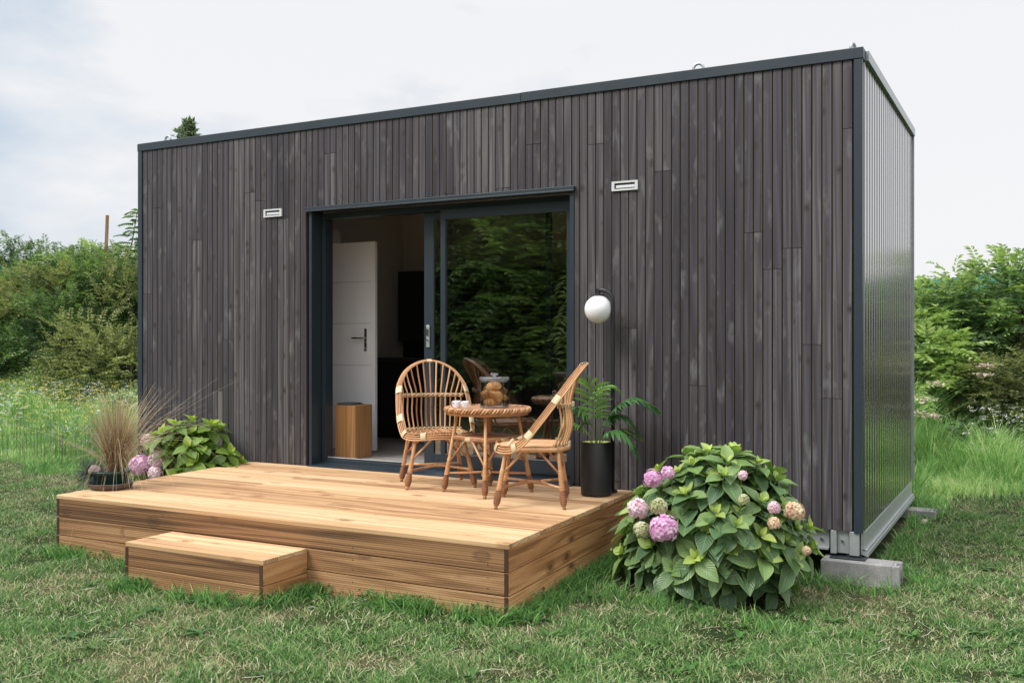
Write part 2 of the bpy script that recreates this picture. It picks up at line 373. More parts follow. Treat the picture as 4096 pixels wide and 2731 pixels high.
def grassmat(name, dry=True, bright=1.0):
    m, t, b, o = mat_new(name); r = attr(t)
    geo = t.nodes.new('ShaderNodeNewGeometry')
    n1 = noise_n(t, geo.outputs['Position'], .9, 4, .6); n2 = noise_n(t, geo.outputs['Position'], 5.0, 3, .6)
    gcol = ramp(t, r, [(0, tuple(x*bright for x in (.045,.115,.030))), (.45, tuple(x*bright for x in (.125,.25,.068))), (.8, tuple(x*bright for x in (.235,.37,.115))), (1.0, tuple(x*bright for x in (.44,.50,.25)))])
    if dry:
        f = math_n(t, 'ADD', math_n(t, 'MULTIPLY', n1, .62), math_n(t, 'ADD', math_n(t, 'MULTIPLY', n2, .38), math_n(t, 'MULTIPLY_ADD', r, .46, -.23)))
        d = ramp(t, f, [(.515, g(0)), (.64, g(1))])
        dc = ramp(t, r, [(0,(.36,.28,.15)), (.5,(.54,.46,.27)), (1.0,(.72,.65,.45))])
        c = mixc(t, math_n(t, 'MULTIPLY', d, .85), gcol, dc)
    else: c = gcol
    t.links.new(c, b.inputs['Base Color']); b.inputs['Roughness'].default_value = .55; b.inputs['Specular IOR Level'].default_value = .3
    tr = t.nodes.new('ShaderNodeBsdfTranslucent'); t.links.new(c, tr.inputs[0]); mxs = t.nodes.new('ShaderNodeMixShader'); mxs.inputs[0].default_value = .35
    t.links.new(b.outputs[0], mxs.inputs[1]); t.links.new(tr.outputs[0], mxs.inputs[2]); t.links.new(mxs.outputs[0], o.inputs[0]); return m
M['grass'] = grassmat('lawn_grass', True, 1.35)
M['mgrass'] = grassmat('meadow_grass', False, 1.75)
def groundmat():
    m, t, b, o = mat_new('ground_soil_and_thatch'); geo = t.nodes.new('ShaderNodeNewGeometry'); p = geo.outputs['Position']
    n1 = noise_n(t, p, .9, 4, .6); n2 = noise_n(t, p, 5, 3, .6); n3 = noise_n(t, p, 55, 5, .7); n4 = noise_n(t, p, 170, 3, .7)
    f = math_n(t, 'ADD', math_n(t, 'MULTIPLY', n1, .45), math_n(t, 'ADD', math_n(t, 'MULTIPLY', n2, .25), math_n(t, 'MULTIPLY', n3, .3)))
    a = ramp(t, f, [(.38,(.020,.036,.012)), (.50,(.048,.070,.024)), (.59,(.16,.14,.075)), (.70,(.33,.27,.17))])
    c = mixc(t, 1.0, a, ramp(t, n4, [(.3, g(.55)), (.7, g(1.25))]), 'MULTIPLY')
    t.links.new(c, b.inputs['Base Color']); b.inputs['Roughness'].default_value = .95; b.inputs['Specular IOR Level'].default_value = .1
    bump(t, b, math_n(t, 'ADD', n3, n4), .8, .02); return m
M['ground'] = groundmat()
def glassmat(name, tint, f0scale=2.0, glint_white=0.0):
    m, t, b, o = mat_new(name); t.nodes.remove(b)
    fr = t.nodes.new('ShaderNodeFresnel'); fr.inputs[0].default_value = 1.52
    gl = t.nodes.new('ShaderNodeBsdfGlossy'); gl.inputs['Roughness'].default_value = 0.0
    tr = t.nodes.new('ShaderNodeBsdfTransparent'); tr.inputs[0].default_value = (*tint, 1)
    mxs = t.nodes.new('ShaderNodeMixShader'); cl = t.nodes.new('ShaderNodeMath'); cl.operation = 'MULTIPLY'; cl.inputs[1].default_value = f0scale; cl.use_clamp = True
    t.links.new(fr.outputs[0], cl.inputs[0]); t.links.new(cl.outputs[0], mxs.inputs[0]); t.links.new(tr.outputs[0], mxs.inputs[1]); t.links.new(gl.outputs[0], mxs.inputs[2])
    if glint_white:  # diffuse white lightens the clear glass in place of bright reflections
        df = t.nodes.new('ShaderNodeBsdfDiffuse'); df.inputs[0].default_value = (.9,.91,.95,1); m3 = t.nodes.new('ShaderNodeMixShader'); m3.inputs[0].default_value = glint_white
        t.links.new(mxs.outputs[0], m3.inputs[1]); t.links.new(df.outputs[0], m3.inputs[2]); t.links.new(m3.outputs[0], o.inputs[0])
    else: t.links.new(mxs.outputs[0], o.inputs[0])
    return m
M['glass'] = glassmat('window_glass', (.72,.78,.75), 6.0)
M['jar'] = glassmat('jar_glass', (.985,.99,.995), 1.3)
M['jarthick'] = glassmat('thick_jar_glass', (.97,.975,.985), 1.8, .09)
def opal():
    m, t, b, o = mat_new('opal_glass'); b.inputs['Base Color'].default_value = (.80,.81,.83,1); b.inputs['Roughness'].default_value = .198
    b.inputs['Subsurface Weight'].default_value = .0; return m
M['opal'] = opal()
def croissant():
    m, t, b, o = mat_new('baked_croissant'); r = attr(t); n = noise_n(t, coords(t), 45, 4, .6)
    f = math_n(t, 'ADD', math_n(t, 'MULTIPLY', n, .5), math_n(t, 'MULTIPLY', r, .5))
    t.links.new(ramp(t, f, [(.25,(.34,.12,.035)), (.5,(.70,.34,.11)), (.75,(.88,.60,.28))]), b.inputs['Base Color'])
    b.inputs['Roughness'].default_value = .4; bump(t, b, n, .5, .004); return m
M['croissant'] = croissant()

# ------------------------------------------------------------------ terrain
def gz(x, y):
    """ground height: flat lawn, slightly lower by the right corner, a bank behind"""
    z = -.07*min(1, max(0, (x+1.3)/1.0))*min(1, max(0, 1-(abs(y+.2)-1.0)/3.0)) if y < 4 else 0
    z += .02*noise.noise(Vector((x*.6, y*.6, 0)))
    b0 = 6.2+.5*noise.noise(Vector((x*.25, 3, 0)))
    k = min(1, max(0, (y-b0)/4.2)); k = k*k*(3-2*k)
    top = 1.85+min(1.2, max(0, (-x-3)/11))*.9
    z += k*top
    return z
def axis_pts(lo, hi, fine_lo, fine_hi, step, coarse):
    a = list(np.arange(fine_lo, fine_hi+1e-6, step)); l = []; x = fine_lo; s = step
    while x > lo: s = min(coarse, s*1.35); x -= s; l.append(max(x, lo))
    h = []; x = a[-1]; s = step
    while x < hi: s = min(coarse, s*1.35); x += s; h.append(min(x, hi))
    return l[::-1]+a+h
gx = axis_pts(-300, 300, -24, 8, .35, 40); gy = axis_pts(-300, 300, -8, 14, .3, 40)
mb = MB(); nx = len(gx)
mb.v = [(x, y, gz(x, y)) for y in gy for x in gx]; mb.r = [.5]*len(mb.v)
mb.f = [(j*nx+i, j*nx+i+1, (j+1)*nx+i+1, (j+1)*nx+i) for j in range(len(gy)-1) for i in range(nx-1)]; mb.m = [0]*len(mb.f)
ground = mb.build('ground', M['ground'], smooth=True); tag(ground, 'rough lawn with dry patches around the cabin', kind='structure')
def gz_np(x, y): return np.array([gz(float(a), float(b)) for a, b in zip(x, y)])

CX, CY = cam.location.x, cam.location.y
RV = np.array([math.cos(R(28.15)), math.sin(R(28.15))]); FV = np.array([-math.sin(R(28.15)), math.cos(R(28.15))])
def fan(n, d0, d1, half=.60, power=1.0):
    """random ground points over the area in front of the house, thinning with distance"""
    u = rng.random(n); e = 2-power
    d = (d0**e+u*(d1**e-d0**e))**(1/e)
    l = (rng.random(n)*2-1)*half*d
    return CX+FV[0]*d+RV[0]*l, CY+FV[1]*d+RV[1]*l
def keep(x, y, pad=0.0):
    k = ~((x > -6.97-pad) & (x < .02+pad) & (y > .05) & (y < 2.95+pad))
    lx = -5.30-.08*(y+2.2); rx = -1.53-.05*(y+2.2)
    k &= ~((x > lx) & (x < rx) & (y > -2.21) & (y < .1))
    k &= ~((x > -4.09) & (x < -2.95) & (y > -2.61) & (y < -2.15))
    k &= ~((x > -.3) & (x < .28) & (y > -.15) & (y < .08))
    return k
def blades(name, x, y, h, w, lean, mat, rnd, parent=None, segs=3, zoff=-.01):
    n = len(x); z = gz_np(x, y)+zoff
    a = rng.random(n)*2*PI; la = rng.random(n)*2*PI; L = lean*(.3+rng.random(n))
    wx, wy = np.cos(a)*w*.5, np.sin(a)*w*.5
    V = np.zeros((n, 2*segs+1, 3))
    for s in range(segs+1):
        t = s/segs; hz = h*(t-.25*t*t*np.minimum(L, 1.2)); off = h*L*t*t
        px, py, pz = x+np.cos(la)*off, y+np.sin(la)*off, z+hz
        if s < segs:
            ww = 1-.55*t
            V[:, 2*s] = np.stack([px-wx*ww, py-wy*ww, pz], 1); V[:, 2*s+1] = np.stack([px+wx*ww, py+wy*ww, pz], 1)
        else: V[:, 2*segs] = np.stack([px, py, pz], 1)
    base = (np.arange(n)*(2*segs+1))[:, None]
    F4 = np.concatenate([base+np.array([2*s, 2*s+1, 2*s+3, 2*s+2]) for s in range(segs-1)])
    F3 = base+np.array([2*segs-2, 2*segs-1, 2*segs])
    return np_mesh(name, V.reshape(-1, 3), F4, F3, mat, np.repeat(rnd, 2*segs+1), parent)
def pnoise(x, y, s, seed=0):
    return np.array([noise.noise(Vector((float(a)*s, float(b)*s, seed))) for a, b in zip(x, y)])

# lawn
x, y = fan(560000, 3.9, 13.5, .62, 1.25); k = keep(x, y); x, y = x[k], y[k]
cl = pnoise(x, y, 3.2, 4); cl2 = pnoise(x, y, 11, 9)
dens = .78+cl*.7+cl2*.45; k = rng.random(len(x)) < dens; x, y, cl, cl2 = x[k], y[k], cl[k], cl2[k]
h = (.022+.038*rng.random(len(x))**1.4)*(1+.9*np.clip(cl, -.5, 1)+.5*np.clip(cl2, 0, 1))
rn = np.clip(.46+.30*rng.standard_normal(len(x))-cl*.3, 0, 1)
o = blades('lawn_grass', x, y, h, .0045+.003*rng.random(len(x)), 1.15, M['grass'], rn, segs=2)
tag(o, 'short patchy lawn grass in front of the deck and cabin', 'grass', kind='stuff')
# longer grass and weeds hugging the deck, the step, the block and the shrub
def edge_pts(segs_, per_m, spread):
    xs, ys = [], []
    for (x0, y0, x1, y1) in segs_:
        n = int(per_m*math.hypot(x1-x0, y1-y0)); t = rng.random(n)
        nx_, ny_ = (y1-y0), -(x1-x0); l = math.hypot(nx_, ny_); d = np.abs(rng.standard_normal(n))*spread
        xs.append(x0+(x1-x0)*t+nx_/l*d); ys.append(y0+(y1-y0)*t+ny_/l*d)
    return np.concatenate(xs), np.concatenate(ys)
E1 = [(-5.3,-2.23,-4.1,-2.23), (-4.1,-2.63,-2.93,-2.63), (-2.93,-2.63,-2.93,-2.22), (-2.93,-2.23,-1.52,-2.23), (-1.51,-2.23,-1.62,-.1), (-1.51,-2.23,-1.62,-.1)]
E1 = [(a, b, c, d) if (d-b) == 0 else (a, b, c, d) for a, b, c, d in E1]
x, y = edge_pts([(a,b,c,d) for a,b,c,d in E1], 1500, .07)
x2, y2 = edge_pts([(-1.35,-1.35,0.0,-1.35), (-.35,-.17,.3,-.17), (.30,-.2,.30,.2), (.05,.2,.05,3.2)], 900, .12)
x, y = np.concatenate([x, x2]), np.concatenate([y, y2]); k = keep(x, y); x, y = x[k], y[k]
cl = pnoise(x, y, 5, 2); k = rng.random(len(x)) < .5+cl*1.2; x, y = x[k], y[k]
o = blades('tall_lawn_edge_grass', x, y, .05+.10*rng.random(len(x))**1.6, .006+.004*rng.random(len(x)), .8, M['mgrass'], np.clip(.22+.22*rng.standard_normal(len(x)), 0, 1))
tag(o, 'longer dark green grass left unmown along the deck boards', 'grass', kind='stuff')

# ------------------------------------------------------------------ leaf scatter tools
def leaf_cards(P, D, U, L, Wd, rnd, fold=.25):
    """folded diamond leaves: base P, direction D, up U, lengths L, widths Wd -> verts, tris"""
    n = len(P); D = D/np.linalg.norm(D, axis=1, keepdims=True)
    Sx = np.cross(D, U); Sx /= np.maximum(np.linalg.norm(Sx, axis=1, keepdims=True), 1e-6); Up = np.cross(Sx, D)
    L = L[:, None]; Wd = Wd[:, None]
    V = np.zeros((n, 4, 3)); V[:, 0] = P; V[:, 2] = P+D*L-Up*L*.12
    V[:, 1] = P+D*L*.45-Sx*Wd*.5+Up*Wd*fold; V[:, 3] = P+D*L*.45+Sx*Wd*.5+Up*Wd*fold
    b = (np.arange(n)*4)[:, None]
    F = np.concatenate([b+np.array([0, 1, 2]), b+np.array([0, 2, 3])])
    return V.reshape(-1, 3), F, np.repeat(rnd, 4)
def rand_dir(n):
    v = rng.standard_normal((n, 3)); return v/np.linalg.norm(v, axis=1, keepdims=True)
def frond_bush(name, radius, height, n_fronds, mat, leaf=.075, pairs=6, flen=.38, lump=.35, seed=0, inner=.25, lo=.15, cz=.42, hz=.62):
    """shrub of pinnate sprays spread through a lumpy volume; returns a linked object (crown mesh) standing on z=0"""
    th = rng.random(n_fronds)*2*PI; ph = np.arccos(rng.random(n_fronds)*(1+lo)-lo)
    rr = (inner+(1-inner)*rng.random(n_fronds)**.45)
    d = np.stack([np.sin(ph)*np.cos(th), np.sin(ph)*np.sin(th), np.cos(ph)], 1)
    lumps = np.array([noise.noise(Vector((float(q[0])*1.8+seed, float(q[1])*1.8, float(q[2])*1.8))) for q in d])
    rr = rr*(1+lump*2*lumps)
    C0 = d*rr[:, None]*np.array([radius, radius, height*hz]); C0[:, 2] += height*cz
    C0[:, 2] = np.maximum(C0[:, 2], .05)
    fd = d*.9+rand_dir(n_fronds)*.75; fd[:, 2] += .25; fd /= np.linalg.norm(fd, axis=1, keepdims=True)
    Ps, Ds, Us, Ls, Ws, Rs = [], [], [], [], [], []
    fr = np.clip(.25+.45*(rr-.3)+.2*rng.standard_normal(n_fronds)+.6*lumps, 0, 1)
    side = np.cross(fd, np.tile([0, 0, 1.], (n_fronds, 1))); side /= np.linalg.norm(side, axis=1, keepdims=True)+1e-6
    up = np.cross(side, fd)
    for k in range(pairs):
        t = (k+.6)/pairs; base = C0+fd*flen*t-np.array([0, 0, 1])*flen*.25*t*t
        for sgn in (-1, 1):
            dd = side*sgn*.9+fd*.5+rng.standard_normal((n_fronds, 3))*.18-up*.15
            Ps.append(base); Ds.append(dd); Us.append(up+rng.standard_normal((n_fronds, 3))*.25)
            Ls.append(leaf*(1.1-.5*t)*(.8+.4*rng.random(n_fronds))); Ws.append(Ls[-1]*.42); Rs.append(np.clip(fr+.12*rng.standard_normal(n_fronds), 0, 1))
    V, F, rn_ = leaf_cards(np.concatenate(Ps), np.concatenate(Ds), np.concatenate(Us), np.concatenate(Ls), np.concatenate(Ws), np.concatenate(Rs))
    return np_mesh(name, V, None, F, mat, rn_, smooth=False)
def trunk_mesh(name, h, r, branches, mat, seed=1, spread=.7):
    rd = random.Random(seed); mb = MB()
    pts = [Vector((rd.uniform(-.05,.05)*i*h*.1, rd.uniform(-.05,.05)*i*h*.1, h*i/6)) for i in range(7)]
    mb.tube(crom(pts, 3), [r*(1-.75*i/18) for i in range(19)], 8)
    for k in range(branches):
        z = h*rd.uniform(.15,.85); a = rd.uniform(0, 2*PI); L = h*rd.uniform(.2,.38)*spread; p0 = Vector((0,0,z))
        mb.tube(crom([p0, p0+Vector((math.cos(a)*L*.5, math.sin(a)*L*.5, L*.35)), p0+Vector((math.cos(a)*L, math.sin(a)*L, L*.9))], 4), [r*.4*(1-.8*i/8) for i in range(9)], 5)
    return mb.build(name, mat, smooth=True)

# ------------------------------------------------------------------ bank shrubs
protos = []
for i in range(5):
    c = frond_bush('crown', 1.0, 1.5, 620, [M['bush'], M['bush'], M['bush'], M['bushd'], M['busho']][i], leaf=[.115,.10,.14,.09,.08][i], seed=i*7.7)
    s_ = trunk_mesh('stem', 1.1, .03, 7, M['bark'], i)
    c.hide_render = False
    protos.append((c.data, s_.data)); bpy.data.objects.remove(c); bpy.data.objects.remove(s_)
adj = ['pale green', 'dense mid green', 'feathery light green', 'dark glossy green', 'loose yellowish green']
def put_shrub(i, x, y, sc, sz, kind, where, z=None, base='shrub', cat='shrub'):
    e = empty(base, (x, y, (gz(x, y) if z is None else z)-.08), random.random()*6.28, None, cat, 'shrubs on the bank behind the cabin')
    e['label'] = where
    for nm, me in zip(('crown', 'stem'), protos[kind]):
        ob = bpy.data.objects.new(nm, me); COL.objects.link(ob); ob.parent = e; ob.scale = (sc, sc, sz)
    return e
bank = []
rb = random.Random(5)
# left of the cabin the bank is seen obliquely, right of it head on
for row, (yy, zs) in enumerate([(7.3, .9), (8.5, 1.0), (9.7, 1.05)]):
    for xx in np.arange(-24, 7.0, 1.45):
        x_ = xx+rb.uniform(-.4, .4)+row*.5; y_ = yy+rb.uniform(-.35, .35)
        # rows hidden wholly behind the cabin are left out
        dx, dy = x_-CX, y_-CY; l = (dx*RV[0]+dy*RV[1])/(dx*FV[0]+dy*FV[1])
        if -.34 < l < .36: continue
        if l > .85 or l < -.85: continue
        bank.append((x_, y_, row, l))
rows = ['at the foot of the bank', 'half way up the bank', 'on top of the bank']
bank.sort(key=lambda b: b[3])
for side in ('left', 'right'):
    for row in range(3):
        bb = [b for b in bank if (b[3] < 0) == (side == 'left') and b[2] == row]
        for q, (x_, y_, row_, l) in enumerate(bb):
            kd = rb.choice([0, 1, 2, 2, 4, 3, 4, 3]); sc = rb.uniform(.85, 1.2)
            od = ['first', 'second', 'third', 'fourth', 'fifth', 'sixth', 'seventh', 'eighth', 'ninth', 'tenth', 'eleventh', 'twelfth'][min(q, 11)]
            put_shrub(q, x_, y_, sc, sc*rb.uniform(.8, 1.1)*(.68 if row == 2 else 1)*(.74 if l > 0 else 1), kd, f'{adj[kd]} shrub {rows[row]}, {od} from left, {side} of cabin')

# young tree with feathery fronds standing out of the bank (left of the cabin)
def sapling(name, loc, h, label, lean=(0,0)):
    e = empty(name, loc, 0, label, 'young tree'); mb = MB()
    mb.tube(crom([(0,0,0), (lean[0]*.3,lean[1]*.3,h*.4), (lean[0]*.7,lean[1]*.7,h*.75), (lean[0],lean[1],h)], 5), [.03*(1-.8*i/15) for i in range(16)], 6)
    mb.build('trunk', M['bark'], e, smooth=True)
    Ps, Ds, Us, Ls, Rs = [], [], [], [], []
    for k in range(40):
        t = .30+.70*k/39; b0 = Vector((lean[0]*t, lean[1]*t, h*t)); a = k*2.4; fl = .62*(1.2-t)+.14
        dr = Vector((math.cos(a), math.sin(a), .25)); sd = dr.cross(Vector((0,0,1))).normalized()
        for q in range(1, 9):
            u = q/8; p = b0+dr*fl*u-Vector((0,0,.12))*u*u
            for sg in (-1, 1):
                Ps.append(p); Ds.append(sd*sg+dr*.45-Vector((0,0,.2))); Us.append(Vector((0,0,1))); Ls.append(.17*(1.15-.4*u)); Rs.append(random.uniform(.1,.6))
    V, F, rn_ = leaf_cards(np.array(Ps), np.array(Ds), np.array(Us), np.array(Ls), np.array(Ls)*.36, np.array(Rs))
    np_mesh('crown', V, None, F, M['bush'], rn_, e, smooth=False); return e
sapling('sapling', (-17.62, 8.75, 1.55), 3.0, 'slender sapling with feathery fronds rising above the left shrubs beside the timber post', (.5,.1))

# fence on the bank
e = empty('mesh_fence', (-8, 10.9, 0), 0, 'green windbreak mesh fence with dark posts along the top of the bank', 'fence')
FY0 = 10.9
for xp in np.arange(-27, 8.1, 2.5):
    zz = gz(xp, FY0); mb = MB(); mb.box(-.04, .04, -.04, .04, 0, 1.95, .5); mb.build('post', M['postm'], e, loc=(xp+8, 0, zz-.75))
mb = MB()
xs = np.arange(-27, 8.1, .25)
for a, b in zip(xs[:-1], xs[1:]):
    za, zb = gz(a, FY0), gz(b, FY0); sa = .05*math.sin(a*2.5)-.06; sb = .05*math.sin(b*2.5)-.06
    mb.add([(a+8,.045,za+.1), (b+8,.045,zb+.1), (b+8,.045,zb+.85+sb), (a+8,.045,za+.85+sa), (a+8,.055,za+.1), (b+8,.055,zb+.1), (b+8,.055,zb+.85+sb), (a+8,.055,za+.85+sa)],
           [(0,1,2,3), (7,6,5,4), (3,2,6,7), (0,4,5,1)], .5)
mb.build('mesh_panel', M['greenmesh'], e)
for q, xp in enumerate((-19.5, -14.5)):
    mb = MB(); mb.tube([(xp+8, -.05, gz(xp, FY0)+.2), (xp+9.1, -.05, gz(xp, FY0)+1.5)], .03, 6); mb.build('brace', M['galv'], e)
mb = MB(); mb.tube([(0,0,0), (.10,.03,2.6)], [.055,.05], 4); mb.map(lambda a,b,c: (a,b,c))
tag(mb.build('timber_post', M['postw'], loc=(-18.62, 9.15, 1.95)), 'tall leaning timber post sticking up above the shrubs left of the cabin', 'post')

# tree whose tip shows over the roof
e = empty('conifer_tree', (-21.75, 14.8, 2.88), 0, 'distant tree whose grey green tip shows above the roof edge near the left lifting eye', 'tree')
tm = trunk_mesh('trunk', 5.0, .12, 14, M['bark'], 4, .5); tm.parent = e
n = 3600; t_ = rng.random(n)**.8; ang = rng.random(n)*2*PI; lob = .9+.6*np.sin(t_*34+ang*3)*np.sin(t_*13-ang*2)
r_ = (1.9*(1-t_)**.8+.12)*rng.random(n)**.5*lob*.75; P = np.stack([r_*np.cos(ang), r_*np.sin(ang), .6+t_*4.75], 1)
D = rand_dir(n)+np.array([0, 0, .4])+P*np.array([.3,.3,0])
V, F, rn_ = leaf_cards(P, D, rand_dir(n)+np.array([0,0,1.2]), .14+.08*rng.random(n), .06+.03*rng.random(n), np.clip(.5+.25*rng.standard_normal(n), 0, 1))
np_mesh('crown', V, None, F, M['fart'], rn_, e, smooth=False)

# trees behind the viewer, seen mirrored in the glazed door
tp = []
for i in range(3):
    c = frond_bush('crown', 2.3, 6.2, 3000, M['treel'], leaf=.19, pairs=6, flen=.8, lump=.45, seed=30+i*5.1, inner=.15, lo=.95, cz=.5, hz=.52)
    t2 = trunk_mesh('trunk', 4.6, .14, 12, M['bark'], 11+i); tp.append((c.data, t2.data)); bpy.data.objects.remove(c); bpy.data.objects.remove(t2)
names = ['leafy tree mirrored in the left part of the glazed door', 'leafy tree mirrored in the middle of the glazed door pane', 'leafy tree mirrored at the right edge of the glazed door pane',
         'tree mirrored low in the narrow strip of glass by the door handle', 'leafy tree mirrored high in the glazed door beside the frame', 'tree mirrored behind the wicker table in the door glass', 'dark tree mirrored in the door glass above the croissant jar', 'broad tree mirrored in the door glass above the right wicker chair']
for q, (x_, y_) in enumerate([(-4.2,-12.6), (-6.8,-13.3), (-9.3,-12.4), (-11.8,-13.1), (-14.4,-12.5), (-8.0,-15.5), (-5.2,-15.8), (-11.0,-15.9)]):
    e = empty('mirrored_tree', (x_, y_, -.1), q*1.3, names[q], 'tree', 'trees mirrored in the glass')
    for nm, me in zip(('crown', 'trunk'), tp[q % 3]):
        ob = bpy.data.objects.new(nm, me); COL.objects.link(ob); ob.parent = e; s_ = .95+.12*((q*7) % 3); ob.scale = (s_, s_, s_*(.80+.05*((q*5) % 4)))

# ------------------------------------------------------------------ meadow behind and beside the cabin
def region(n, x0, x1, y0, y1):
    return x0+rng.random(n)*(x1-x0), y0+rng.random(n)*(y1-y0)
def in_view(x, y, m=.62):
    dx, dy = x-CX, y-CY; d = dx*FV[0]+dy*FV[1]; l = (dx*RV[0]+dy*RV[1])/np.maximum(d, .1); return (np.abs(l) < m) & (d > 0) & ((l < -.33) | (l > .33))
xa, ya = region(260000, -19, -7.0, .3, 9.0); k = in_view(xa, ya) & (ya > .9+pnoise(xa, ya, .7, 5)*1.1); xa, ya = xa[k], ya[k]
xb, yb = region(150000, -1.4, 4.6, 2.96, 9.0); k = in_view(xb, yb) & ((yb > 4.4+pnoise(xb, yb, .9, 6)*1.3-.12*xb-np.abs(rng.standard_normal(len(xb)))*.35) | (xb < .3)); xb, yb = xb[k], yb[k]
x, y = np.concatenate([xa, xb]), np.concatenate([ya, yb]); tall = np.clip(.5+1.1*pnoise(x, y, .8, 8)+.7*pnoise(x, y, 2.4, 18), .1, 1.2)
tall *= np.where(x > 0, np.clip((y-3.6)/3, .25, 1), np.clip((y-.9)/4.0, .06, 1))
h = (.12+.55*rng.random(len(x)))*(.10+1.15*tall)*np.where((x > -1.5) & (y > 4.6), 1+.55*np.clip((y-4.6)/1.2, 0, 1), 1)
patch = pnoise(x, y, 1.1, 12)
o = blades('meadow_grass', x, y, h, .008+.007*rng.random(len(x)), .55, M['mgrass'], np.clip(.5+.22*rng.standard_normal(len(x))+patch*.5+np.where(x > 0, .12, 0), 0, 1), segs=3)
tag(o, 'tall unmown meadow grass between the lawn and the bank', 'grass', kind='stuff')
# leafy ground cover on the lower bank
xa, ya = region(60000, -24, -7, 5.2, 10.2); k = in_view(xa, ya); xa, ya = xa[k], ya[k]
xb, yb = region(34000, -1.6, 6, 5.4, 10.2); k = in_view(xb, yb); xb, yb = xb[k], yb[k]
x, y = np.concatenate([xa, xb]), np.concatenate([ya, yb]); n = len(x)
P = np.stack([x, y, gz_np(x, y)+rng.random(n)*.38*(1+pnoise(x, y, 1.4, 3))], 1); D = rand_dir(n); D[:, 2] = np.abs(D[:, 2])*.4; D[:, 1] -= .35
V, F, rn_ = leaf_cards(P, D, np.tile([0, -.3, 1.], (n, 1))+rand_dir(n)*.4, .07+.06*rng.random(n), .045+.03*rng.random(n), np.clip(.33+.2*rng.standard_normal(n)+.5*pnoise(x, y, 1.7, 21), 0, 1))
tag(np_mesh('bramble_cover', V, None, F, M['bush'], rn_, smooth=False), 'low leafy brambles covering the foot of the bank', 'ground cover', kind='stuff')
# wildflowers
def umbels(name, x, y, hmin, hmax, size, mat, label, florets=9, rtint=(.3,1.0)):
    mbs = []; n = len(x); z = gz_np(x, y); hh = hmin+(hmax-hmin)*rng.random(n)
    cx_ = np.repeat(x, florets)+rng.standard_normal(n*florets)*size*.5; cy_ = np.repeat(y, florets)+rng.standard_normal(n*florets)*size*.5
    cz_ = np.repeat(z+hh, florets)+rng.standard_normal(n*florets)*size*.16
    m_ = n*florets; P = np.stack([cx_, cy_, cz_], 1); D = rand_dir(m_); D[:, 2] *= .35
    s_ = size*.42*(.6+.8*rng.random(m_))
    V, F, rn_ = leaf_cards(P-D*s_[:, None]*.5, D, np.tile([0, 0, 1.], (m_, 1)), s_, s_*.95, rtint[0]+(rtint[1]-rtint[0])*rng.random(m_), .12)
    # stems as thin blades
    a = rng.random(n)*PI; w = .003
    B = np.stack([x, y, z], 1); T = np.stack([x, y, z+hh], 1); wv = np.stack([np.cos(a)*w, np.sin(a)*w, 0*a], 1)
    SV = np.concatenate([B-wv, B+wv, T], 1).reshape(-1, 3); SF = (np.arange(n)*3)[:, None]+np.array([0, 1, 2])+len(V)
    o = np_mesh(name, np.concatenate([V, SV]), None, np.concatenate([F, SF]), [mat, M['stem']], np.concatenate([rn_, np.full(len(SV), .5)]), smooth=False)
    mi = np.zeros(len(F)+len(SF), dtype=np.int32); mi[len(F):] = 1; o.data.polygons.foreach_set('material_index', mi)
    tag(o, label, 'wildflowers', kind='stuff'); return o
x, y = region(4200, -18, -7.2, 2.0, 7.4); k = in_view(x, y) & (pnoise(x, y, .8, 31)+.6*pnoise(x, y, 2.9, 37) > .02) & (y > 2.4); x, y = x[k], y[k]
xb, yb = region(700, .3, 4.2, 5.0, 8.0); k = in_view(xb, yb) & (pnoise(xb, yb, .8, 32) > -.02); xb, yb = xb[k], yb[k]
umbels('white_wildflowers', np.concatenate([x, xb]), np.concatenate([y, yb]), .22, .80, .040, M['wflower'], 'small white wildflowers scattered through the tall meadow')
x, y = region(4600, -18, -7.2, 1.6, 7.6); k = in_view(x, y) & (pnoise(x, y, .9, 41) > -.15); x, y = x[k], y[k]
umbels('yellow_wildflowers', x, y, .2, .85, .042, M['yflower'], 'yellow wildflowers dotted through the meadow left of the cabin', 5, (0, 1))
x, y = region(1300, -11.5, -7.6, .9, 3.4); k = in_view(x, y); x, y = x[k], y[k]
umbels('violet_wildflowers', x, y, .12, .5, .022, M['vflower'], 'small violet blue flower spikes beside the potted grass', 5, (0, 1))
def seed_heads(x, y, hmin, hmax, label, fl=38):
    o = umbels('fluffy_seed_heads', x, y, hmin, hmax, .11, M['seed'], label, fl, (0, 1)); return o
x = np.array([-.20,-.12,-.05,-.1,0.0]); y = np.array([5.4,5.9,5.6,5.2,5.4])
seed_heads(x, y, .6, 1.15, 'pale fluffy seed heads at the right end of the cabin')
o = seed_heads(np.array([.45,.50,.47]), np.array([6.5,6.45,6.4]), 1.0, 1.25, 'single white fluffy plume against the shrubs on the far right', 34)
seed_heads(np.array([-12.9,-12.7,-12.8,-13.0]), np.array([5.9,6.0,5.8,5.95]), .8, 1.2, 'cream plume standing in the meadow left of the cabin', 60)

